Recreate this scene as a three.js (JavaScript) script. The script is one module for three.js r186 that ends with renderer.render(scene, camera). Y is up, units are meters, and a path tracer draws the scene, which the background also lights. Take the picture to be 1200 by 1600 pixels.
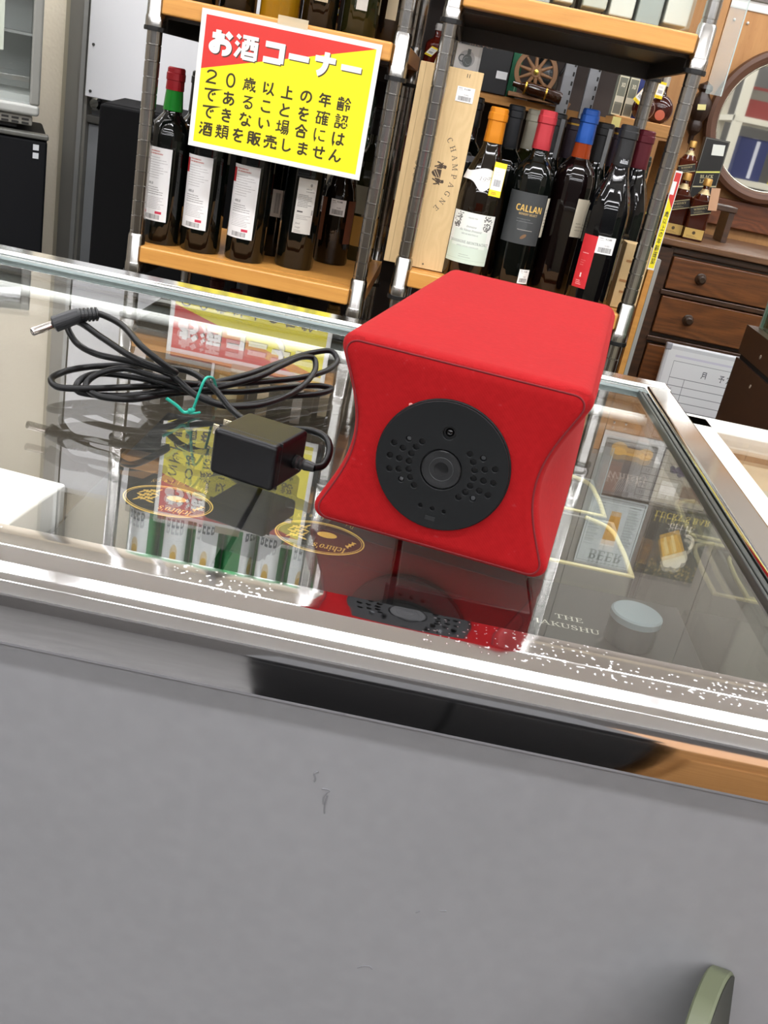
import * as THREE from 'three';
import { RoundedBoxGeometry } from 'three/addons/geometries/RoundedBoxGeometry.js';
import { mergeGeometries, mergeVertices, toCreasedNormals } from 'three/addons/utils/BufferGeometryUtils.js';
import { RectAreaLightUniformsLib } from 'three/addons/lights/RectAreaLightUniformsLib.js';

// ------------------------------------------------------------------ camera, exposure, lights
const scene = new THREE.Scene();
scene.background = new THREE.Color(0x0a0a0a);
const PITCH = THREE.MathUtils.degToRad(22.7), ROLL = THREE.MathUtils.degToRad(11.8);
const camera = new THREE.PerspectiveCamera(55.37, 1200 / 1600, 0.02, 30);
camera.position.set(0, 1.165, 0);
camera.up.set(-Math.sin(ROLL), Math.cos(ROLL) * Math.cos(PITCH), -Math.cos(ROLL) * Math.sin(PITCH));
camera.lookAt(0, 1.165 - Math.sin(PITCH), -Math.cos(PITCH));
camera.updateMatrixWorld();
scene.add(camera);

const renderer = new THREE.WebGLRenderer({ antialias: true });
renderer.toneMapping = THREE.LinearToneMapping;
renderer.toneMappingExposure = 1.5;
renderer.shadowMap.enabled = true;
RectAreaLightUniformsLib.init();

const CEILING = 2.6;
const LAMP_ROWS = [-2.25, -0.95, 0.35, 1.65, 2.95, 4.2], LAMP_COLUMNS = [-2.6, -1.3, 0, 1.3, 2.6];
const LAMP_POWER = 12.5, LAMP_COLOR = 0xfbfbff;
for (const z of LAMP_ROWS) for (const x of LAMP_COLUMNS) {
  const l = new THREE.RectAreaLight(LAMP_COLOR, LAMP_POWER * (z === -0.95 ? 1.25 : 1), 1.18, 0.13);
  l.position.set(x, CEILING - 0.1, z); l.rotation.x = -Math.PI / 2; scene.add(l);
}

// ------------------------------------------------------------------ helpers
let seed = 7;
const rnd = () => { seed = (seed * 1664525 + 1013904223) >>> 0; return seed / 4294967296; };
const V = (x, y, z) => new THREE.Vector3(x, y, z);
const used = {};
function numbered(n) { const k = used[n] = (used[n] ?? -1) + 1; return k ? `${n}_${String(k).padStart(3, '0')}` : n; }
function hash(x, y, s) { let h = (x * 374761393 + y * 668265263 + s * 1274126177) | 0; h = Math.imul(h ^ (h >>> 13), 1274126177); return ((h ^ (h >>> 16)) >>> 0) / 4294967296; }
function vnoise(x, y, s, px = 1e9, py = 1e9) {
  const xi = Math.floor(x), yi = Math.floor(y), fx = x - xi, fy = y - yi, u = fx * fx * (3 - 2 * fx), v = fy * fy * (3 - 2 * fy);
  const m = (a, p) => ((a % p) + p) % p, a = (i, j) => hash(m(xi + i, px), m(yi + j, py), s);
  return (a(0, 0) * (1 - u) + a(1, 0) * u) * (1 - v) + (a(0, 1) * (1 - u) + a(1, 1) * u) * v;
}
function dataTex(w, h, fn, srgb = true) {
  const d = new Uint8Array(w * h * 4);
  for (let j = 0; j < h; j++) for (let i = 0; i < w; i++) {
    const c = fn(i / w, j / h), k = (j * w + i) * 4;
    d[k] = c[0]; d[k + 1] = c[1]; d[k + 2] = c[2]; d[k + 3] = 255;
  }
  const t = new THREE.DataTexture(d, w, h);
  t.wrapS = t.wrapT = THREE.RepeatWrapping; t.magFilter = THREE.LinearFilter; t.minFilter = THREE.LinearMipmapLinearFilter; t.generateMipmaps = true;
  if (srgb) t.colorSpace = THREE.SRGBColorSpace;
  t.needsUpdate = true; return t;
}
function print(w, h, draw) {
  const c = document.createElement('canvas'); c.width = w; c.height = h;
  const g = c.getContext('2d'); draw(g, w, h);
  const t = new THREE.CanvasTexture(c); t.colorSpace = THREE.SRGBColorSpace; t.anisotropy = 8; return t;
}
const M = (color, roughness = 0.6, metalness = 0, more = {}) => new THREE.MeshPhysicalMaterial({ color, roughness, metalness, ...more });
const printed = (t, roughness = 0.6, more = {}) => M(0xffffff, roughness, 0, { map: t, ...more });
function add(o, parent) { o.castShadow = o.receiveShadow = true; (parent || scene).add(o); return o; }
function thing(name, label, category, pos = [0, 0, 0], turn = 0, group) {
  const o = new THREE.Group(); o.name = numbered(name); o.position.set(...pos); o.rotation.y = turn;
  o.userData = { label, category }; if (group) o.userData.group = group;
  scene.add(o); return o;
}
function part(parent, name, geo, mat, label) {
  const m = new THREE.Mesh(geo, mat); m.name = numbered(name); if (label) m.userData.label = label;
  return add(m, parent);
}
function solo(name, label, category, geo, mat, group) {
  const m = new THREE.Mesh(geo, mat); m.name = numbered(name); m.userData = { label, category }; if (group) m.userData.group = group;
  return add(m);
}
function struct(name, geo, mat, parent) { const m = new THREE.Mesh(geo, mat); m.name = numbered(name); if (!parent) m.userData.kind = 'structure'; return add(m, parent); }
function at(g, x = 0, y = 0, z = 0, rx = 0, ry = 0, rz = 0) { if (rx) g.rotateX(rx); if (rz) g.rotateZ(rz); if (ry) g.rotateY(ry); g.translate(x, y, z); return g; }
// uv in metres on boxes (so patterns keep their size); long = axis along which the grain runs
function boxUV(g, sx = 1, sy = 1) {
  const p = g.attributes.position, n = g.attributes.normal, uv = new Float32Array(p.count * 2);
  for (let i = 0; i < p.count; i++) {
    const ax = Math.abs(n.getX(i)), ay = Math.abs(n.getY(i)), az = Math.abs(n.getZ(i));
    let u, v;
    if (ay >= ax && ay >= az) { u = p.getX(i); v = p.getZ(i); } else if (ax >= az) { u = p.getZ(i); v = p.getY(i); } else { u = p.getX(i); v = p.getY(i); }
    uv[2 * i] = u * sx; uv[2 * i + 1] = v * sy;
  }
  g.setAttribute('uv', new THREE.BufferAttribute(uv, 2)); return g;
}
const box = (w, h, d, x = 0, y = 0, z = 0) => boxUV(new THREE.BoxGeometry(w, h, d).translate(x, y, z));
const rbox = (w, h, d, r, x = 0, y = 0, z = 0, s = 2) => boxUV(new RoundedBoxGeometry(w, h, d, s, r).translate(x, y, z));
const cyl = (r, h, x = 0, y = 0, z = 0, seg = 24, r2 = r) => new THREE.CylinderGeometry(r2, r, h, seg).translate(x, y, z);
const lathe = (pts, seg = 40) => toCreasedNormals(new THREE.LatheGeometry(pts.map((p) => new THREE.Vector2(p[0], p[1])), seg), 0.6);
const tube = (pts, r, n = 64, rs = 8, closed = false) => new THREE.TubeGeometry(new THREE.CatmullRomCurve3(pts.map((p) => V(...p)), closed, 'centripetal'), n, r, rs, closed);
const plane = (w, h, x = 0, y = 0, z = 0) => new THREE.PlaneGeometry(w, h).translate(x, y, z);
// a thin sheet with a real thickness whose front carries a print (uv 0..1) ; front faces +z
function sheetParts(parent, name, w, h, d, tex, back, rough = 0.5, label) {
  const b = part(parent, name, new THREE.BoxGeometry(w, h, d), back, label);
  const f = new THREE.Mesh(plane(w, h, 0, 0, d / 2 + 0.0003), printed(tex, rough)); f.name = numbered('printed_face'); add(f, b);
  return b;
}

// ------------------------------------------------------------------ materials
function wood(base, dark, s, along = 1, contrast = 1) {
  return dataTex(512, 512, (u, v) => {
    const a = along ? v : u, b = along ? u : v;
    const w = vnoise(b * 3, a * 6, s, 3, 6) * 1.4;
    const ring = 0.5 + 0.5 * Math.sin((a * 22 + w * 5 + vnoise(b * 5, a * 10, s + 3, 5, 10) * 2) * Math.PI);
    const fine = vnoise(b * 14, a * 220, s + 5, 14, 220), pore = vnoise(b * 30, a * 340, s + 9, 30, 340) > 0.8 ? 0.35 : 0;
    const t = Math.min(1, contrast * (ring * 0.35 + fine * 0.3 + pore * 0.6));
    return [0, 1, 2].map((k) => base[k] + (dark[k] - base[k]) * t);
  });
}
const grain = (base, dark, s, rough = 0.45, rx = 2, ry = 2, contrast = 1, more = {}) => {
  const t = wood(base, dark, s, 1, contrast); t.repeat.set(rx, ry); return M(0xffffff, rough, 0, { map: t, ...more });
};
const shelfWood = grain([214, 155, 78], [190, 128, 58], 3, 0.38, 1.4, 5, 0.8, { clearcoat: 0.25, clearcoatRoughness: 0.3 });
const paleWood = grain([216, 186, 136], [190, 158, 108], 11, 0.7, 5, 1.2, 0.7);
paleWood.map.rotation = Math.PI / 2;
const plyWood = grain([190, 140, 84], [164, 112, 62], 17, 0.55, 1.5, 1.1, 0.9);
plyWood.map.rotation = Math.PI / 2;
const darkOak = grain([78, 50, 30], [40, 25, 15], 23, 0.42, 2, 4, 1, { clearcoat: 0.3, clearcoatRoughness: 0.35 });
const warmOak = grain([124, 74, 34], [64, 36, 16], 29, 0.4, 2.2, 4, 1, { clearcoat: 0.35, clearcoatRoughness: 0.3 });
const brownBoard = grain([58, 34, 18], [44, 25, 13], 31, 0.45, 2, 2, 0.6);
const barrelWood = grain([104, 68, 46], [58, 36, 24], 37, 0.5, 2, 2, 1);
const cartWood = grain([150, 112, 78], [112, 78, 50], 41, 0.6, 6, 6, 0.9);

const scuff = dataTex(512, 512, (u, v) => {
  const n = vnoise(u * 420, v * 420, 51, 420, 420), s = vnoise(u * 8, v * 200, 52, 8, 200), k = vnoise(u * 6, v * 6, 53, 6, 6);
  const f = v - Math.floor(v), r = (f < 0.066 || f > 0.985) && n > 0.86 && k > 0.52 ? 95 : 8 + s * 9 + k * 5; return [r, r, r];
}, false);
scuff.repeat.set(2.5, 2.5);
const chrome = M(0xe9e8ea, 1, 1, { roughnessMap: scuff });
const chromeSmooth = M(0xd4d4d2, 0.1, 1);
const steelBrush = dataTex(256, 256, (u, v) => { const r = 44 + vnoise(u * 3, v * 90, 61, 3, 90) * 10 + vnoise(u * 40, v * 40, 62, 40, 40) * 6; return [r, r, r]; }, false);
const steel = M(0xb0aeaa, 1, 1, { roughnessMap: steelBrush });
const darkSteel = M(0x55524e, 0.35, 0.9);
const blackPlastic = M(0x141414, 0.42);
const blackSatin = M(0x1b1b1c, 0.5);
const whitePlastic = M(0xd9d8d2, 0.4);
const greyPlastic = M(0x9b9c99, 0.45);
const paper = M(0xeceae4, 0.8);
const paneGlass = M(0xfafbfa, 0, 0, { transmission: 1, thickness: 0, ior: 1.72 });
const greenPane = M(0xe4efe8, 0, 0, { transmission: 1, thickness: 0, ior: 1.5 });
const gold = M(0xc9a04a, 0.3, 1);
const goldPaint = M(0xb8923f, 0.4, 0.6);
const cream = M(0xe7dca0, 0.55);

// plaster and paint
const plaster = dataTex(256, 256, (u, v) => { const n = vnoise(u * 90, v * 90, 71, 90, 90) * 200 + vnoise(u * 20, v * 20, 72, 20, 20) * 55; return [n, n, n]; }, false);
plaster.repeat.set(2, 2);
const wallPaint = M(0xefe6d3, 0.85, 0, { bumpMap: plaster, bumpScale: 0.0006 });
const ceilingPaint = M(0xf3f2ee, 0.9, 0, { bumpMap: plaster, bumpScale: 0.0006 });

// ------------------------------------------------------------------ room
const RX = 3.6, ZB = -3.0, ZF = 4.7;
const floorTex = dataTex(512, 512, (u, v) => { const n = vnoise(u * 120, v * 120, 81, 120, 120) * 22 + vnoise(u * 9, v * 9, 82, 9, 9) * 12; return [84 + n, 83 + n, 81 + n]; });
struct('floor', boxUV(new THREE.BoxGeometry(2 * RX + 0.4, 0.1, ZF - ZB + 0.4).translate(0, -0.05, (ZF + ZB) / 2)), M(0xffffff, 0.35, 0, { map: floorTex }));
struct('ceiling', boxUV(new THREE.BoxGeometry(2 * RX + 0.4, 0.1, ZF - ZB + 0.4).translate(0, CEILING + 0.05, (ZF + ZB) / 2)), ceilingPaint);
struct('wall_back', box(2 * RX + 0.4, CEILING, 0.1, 0, CEILING / 2, ZB - 0.05), wallPaint);
struct('wall_front', box(2 * RX + 0.4, CEILING, 0.1, 0, CEILING / 2, ZF + 0.05), M(0x575553, 0.8, 0, { bumpMap: plaster, bumpScale: 0.0006 }));
const sidePaint = M(0x8d8478, 0.8, 0, { bumpMap: plaster, bumpScale: 0.0006 });
struct('wall_left', box(0.1, CEILING, ZF - ZB, -RX - 0.05, CEILING / 2, (ZF + ZB) / 2), sidePaint);
struct('wall_right', box(0.1, CEILING, ZF - ZB, RX + 0.05, CEILING / 2, (ZF + ZB) / 2), sidePaint);

{ // ceiling lamps
  const shell = M(0xe6e6e2, 0.5), glow = M(0xffffff, 0.4, 0, { emissive: LAMP_COLOR, emissiveIntensity: 6 });
  const rowWords = ['first', 'second', 'third', 'fourth', 'fifth', 'sixth'], colWords = ['leftmost', 'second', 'middle', 'fourth', 'rightmost'];
  LAMP_ROWS.forEach((z, i) => LAMP_COLUMNS.forEach((x, j) => {
    const t = thing('ceiling_lamp', `white fluorescent ceiling lamp, ${colWords[j]} one of the ${rowWords[i]} row from the bottle wall`, 'lamp', [x, CEILING, z], 0, 'fluorescent ceiling lamps');
    part(t, 'lamp_housing', rbox(1.22, 0.045, 0.19, 0.008, 0, -0.0225, 0), shell);
    part(t, 'diffuser', rbox(1.18, 0.05, 0.13, 0.012, 0, -0.0705, 0), glow);
  }));
}

// plywood wall lining behind the right side
{
  const lining = thing('wood_wall_panel', 'large tan plywood panel lining the wall behind the round mirror', 'wall panel', [0, 0, 0]);
  part(lining, 'plywood_board', box(0.262, 1.62, 0.02, 0.494, 0.81, ZB + 0.0105), plyWood);
  for (let i = 0; i < 3; i++) { part(lining, 'plywood_board', box(0.4485, 1.62, 0.02, 0.851 + i * 0.45, 0.81, ZB + 0.0105), plyWood); }
  for (let i = 0; i < 4; i++) part(lining, 'upper_board', box(i ? 0.4485 : 0.262, 0.878, 0.02, i ? 0.401 + i * 0.45 : 0.494, 2.061, ZB + 0.0105), M(0x9c948a, 0.7), 'dull grey-brown upper board');
  const pap = thing('notice_paper', 'white paper notice at the upper right edge above the plywood pins', 'paper', [0.80, 1.589, ZB + 0.0225]);
  part(pap, 'paper_sheet', box(0.345, 0.075, 0.0016), paper); part(pap, 'paper_fold', box(0.34, 0.004, 0.0008, 0, -0.033, 0.0012), paper);
  for (const [x, y] of [[0.648, 1.524], [0.685, 1.522]]) part(lining, 'push_pin', new THREE.SphereGeometry(0.004, 12, 8).translate(x, y, ZB + 0.022), whitePlastic);
}

// ------------------------------------------------------------------ left background
{
  const frameGrey = M(0x8f8c84, 0.45, 0.3), frameBeige = M(0xb3ab96, 0.6), panelGrey = M(0x8b8d8e, 0.5);
  const d = thing('sliding_door', 'grey metal sliding door with round knob and cross rail, left of the shelving', 'door', [0, 0, 0]);
  part(d, 'jamb', box(0.022, 2.5, 0.03, -1.139, 1.25, -2.975), frameBeige, 'beige strip');
  part(d, 'jamb', box(0.044, 2.5, 0.045, -1.106, 1.25, -2.955), frameGrey);
  part(d, 'rail_strip', box(0.012, 2.5, 0.07, -1.079, 1.25, -2.955), M(0xa9a9a5, 0.4, 0.3));
  part(d, 'rail_strip', box(0.008, 2.5, 0.06, -1.068, 1.25, -2.96), frameGrey);
  part(d, 'door_leaf', box(0.66, 1.09, 0.02, -0.734, 1.50, -2.985), panelGrey);
  part(d, 'door_leaf', box(0.035, 0.93, 0.03, -1.0455, 0.465, -2.97), panelGrey);
  part(d, 'door_leaf', box(0.60, 0.93, 0.03, -0.724, 0.465, -2.97), M(0x7f8488, 0.4));
  part(d, 'cross_rail', rbox(0.67, 0.022, 0.05, 0.004, -0.745, 0.944, -2.965), M(0x77756f, 0.35, 0.5));
  part(d, 'knob', at(lathe([[0, 0.03], [0.012, 0.029], [0.019, 0.022], [0.02, 0.014], [0.012, 0.006], [0.009, 0]], 24), -1.042, 0.988, -2.955, Math.PI / 2), chromeSmooth, 'round chrome knob');
  const wb = thing('notice_board', 'plain white board screwed to the wall behind the left shelving', 'board', [-0.70, 1.55, -2.905]);
  part(wb, 'board', rbox(0.72, 1.09, 0.012, 0.002), M(0xe9e9ea, 0.4));
  for (const [x, y] of [[-0.345, -0.53], [-0.345, -0.41], [0.345, -0.53], [0.2, -0.53]]) part(wb, 'screw', at(cyl(0.004, 0.003, 0, 0, 0, 12), x, y, 0.0065, Math.PI / 2), M(0x8a8a88, 0.3, 1));
  const bp = thing('black_refrigerator', 'plain matt black refrigerator standing behind the left shelving', 'refrigerator', [-0.687, 0, -2.58], 0.2);
  part(bp, 'cabinet', rbox(0.35, 1.03, 0.36, 0.008, 0, 0.515, 0), M(0x0c0c0d, 0.8, 0, { specularIntensity: 0.3 }));
  part(bp, 'door', rbox(0.355, 1.02, 0.03, 0.006, 0, 0.517, 0.196), M(0x0b0b0c, 0.8, 0, { specularIntensity: 0.3 }));
  part(bp, 'cable', tube([[0.1, 1.03, 0.12], [0.105, 1.05, 0.12], [0.098, 1.065, 0.12]], 0.003, 16), blackPlastic);

  // small glass showcase standing on a black mini refrigerator, at the far left
  const sh = thing('tabletop_showcase', 'white countertop glass-door showcase cooler at the far left, with stickers', 'showcase', [-1.261, 0.934, -2.512], 0.42);
  const casing = M(0x9c9c94, 0.45), inner = M(0xd9dddb, 0.5);
  part(sh, 'side_panel', rbox(0.02, 0.46, 0.3, 0.006, 0.205, 0.27, -0.16), casing);
  part(sh, 'side_panel', rbox(0.02, 0.46, 0.3, 0.006, -0.205, 0.27, -0.16), casing);
  part(sh, 'back_panel', box(0.4, 0.46, 0.015, 0, 0.27, -0.31), inner);
  part(sh, 'inner_floor', box(0.39, 0.02, 0.29, 0, 0.05, -0.16), inner);
  for (const y of [0.2, 0.36]) part(sh, 'wire_shelf', box(0.39, 0.006, 0.25, 0, y, -0.17), M(0xb9bcba, 0.4, 0.3));
  part(sh, 'door_frame', rbox(0.024, 0.46, 0.022, 0.006, 0.203, 0.27, 0.003), M(0x8e8e87, 0.4));
  part(sh, 'door_frame', rbox(0.43, 0.026, 0.024, 0.008, 0, 0.028, 0.004), M(0xb5b6b0, 0.35));
  part(sh, 'door_glass', box(0.385, 0.44, 0.006, -0.002, 0.265, 0.004), paneGlass);
  part(sh, 'top_panel', rbox(0.43, 0.02, 0.31, 0.004, 0, 0.509, -0.155), casing);
  const gr = part(sh, 'base_grille', rbox(0.4, 0.022, 0.3, 0.003, 0, 0.001, -0.15), M(0x8a877d, 0.5));
  for (let i = 0; i < 9; i++) for (const y of [0.004, -0.005]) { const s = new THREE.Mesh(new THREE.BoxGeometry(0.017, 0.005, 0.003).translate(0.183 - i * 0.024, y, 0.0005), M(0x2b2a27, 0.6)); s.name = numbered('vent_slot'); add(s, gr); }
  for (const [x, y, w, h, c, lab] of [[0.112, 0.22, 0.028, 0.13, 0xc6cdbd, 'pale paper sticker'], [0.118, 0.37, 0.05, 0.04, 0xb9bdb4, 'grey sticker'], [0.098, 0.38, 0.012, 0.2, 0xc0392b, 'red sticker strip'], [0.152, 0.34, 0.02, 0.02, 0xd3d6cf, 'small sticker']]) part(sh, 'sticker', box(w, h, 0.001, x, y, 0.0085), M(c, 0.6), lab);
  for (const x of [-0.17, 0.12]) part(sh, 'foot', rbox(0.09, 0.014, 0.25, 0.003, x, -0.0155, -0.15), blackPlastic);
  const mf = thing('mini_refrigerator', 'black mini refrigerator under the glass showcase, two small white stickers on it', 'refrigerator', [-1.2546, 0, -2.504], 0.42);
  part(mf, 'cabinet', rbox(0.47, 0.904, 0.36, 0.008, 0, 0.454, -0.19), M(0x101011, 0.7, 0, { specularIntensity: 0.4 }));
  part(mf, 'top_edge', rbox(0.475, 0.012, 0.05, 0.004, 0, 0.904, 0.006), M(0x5b5b55, 0.4));
  part(mf, 'door', rbox(0.47, 0.89, 0.035, 0.006, 0, 0.45, 0.008), M(0x0e0f12, 0.6, 0, { specularIntensity: 0.4 }));
  for (const y of [0.878, 0.858]) part(mf, 'energy_sticker', box(0.014, 0.014, 0.001, 0.208, y, 0.0262), M(0xcfd2d4, 0.5));
}

// ------------------------------------------------------------------ steel post shelving with wooden boards
function postGeometry(h) {
  const pts = [[0, 0], [0.0127, 0]], R = 0.0127, p = 0.0254;
  for (let y = p; y < h - 0.01; y += p) pts.push([R, y - 0.0012], [R - 0.0009, y - 0.0005], [R - 0.0009, y + 0.0005], [R, y + 0.0012]);
  pts.push([R, h], [0, h + 0.002]);
  return lathe(pts, 28);
}
const POST = postGeometry(2.2);
const COLLAR = lathe([[0.0128, -0.012], [0.0168, -0.012], [0.0168, 0.004], [0.0158, 0.006], [0.0152, 0.052], [0.0135, 0.056], [0.0128, 0.056]], 32);
const RING = lathe([[0.0128, 0], [0.0182, 0], [0.0188, 0.003], [0.0182, 0.007], [0.0128, 0.007]], 32);
function shelving(label, xl, xr, decks) {
  const u = thing('steel_shelving_unit', label, 'shelving', [0, 0, 0], 0);
  const zf = -1.77, zb = -2.16;
  for (const [x, z] of [[xl, zf], [xr, zf], [xl, zb], [xr, zb]]) {
    part(u, 'post', POST.clone().translate(x, 0, z), steel);
    for (const y of decks) {
      const c = part(u, 'clamp_collar', COLLAR.clone().translate(x, y - 0.038, z), steel);
      const r = new THREE.Mesh(RING.clone().translate(x, y - 0.056, z), blackPlastic); r.name = numbered('collar_ring'); add(r, c);
    }
  }
  for (const y of decks) {
    const b = part(u, 'shelf_board', rbox(xr - xl - 0.0265, 0.029, 0.03, 0.0035, (xl + xr) / 2, y - 0.0145, -1.766), shelfWood);
    const t = new THREE.Mesh(box(xr - xl + 0.028, 0.024, 0.36, (xl + xr) / 2, y - 0.0125, -1.97), shelfWood); t.name = numbered('board_deck'); add(t, b);
    const f = part(u, 'steel_rim', box(xr - xl - 0.02, 0.006, 0.006, (xl + xr) / 2, y - 0.031, -1.789), darkSteel);
    for (const [w, d, x, z] of [[xr - xl - 0.02, 0.006, (xl + xr) / 2, -2.145], [0.006, 0.352, xl + 0.012, -1.966], [0.006, 0.352, xr - 0.012, -1.966]]) { const s = new THREE.Mesh(box(w, 0.028, d, x, y - 0.042, z), darkSteel); s.name = numbered('rim_side'); add(s, f); }
    const pan = new THREE.Mesh(box(xr - xl - 0.03, 0.003, 0.35, (xl + xr) / 2, y - 0.0275, -1.966), M(0x4a4540, 0.4, 0.6)); pan.name = numbered('steel_pan'); add(pan, f);
  }
  return u;
}
const LL = 0.84, UL = 1.245, TL = 1.488, LR = 0.894, UR = 1.346, BT = 0.465;
shelving('left steel post shelving unit with orange wooden boards and the yellow sign', -0.5365, -0.1285, [BT, LL, UL, TL]);
shelving('right steel post shelving unit with orange wooden boards, behind the red speaker', -0.056, 0.347, [BT, LR, UR]);

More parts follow.
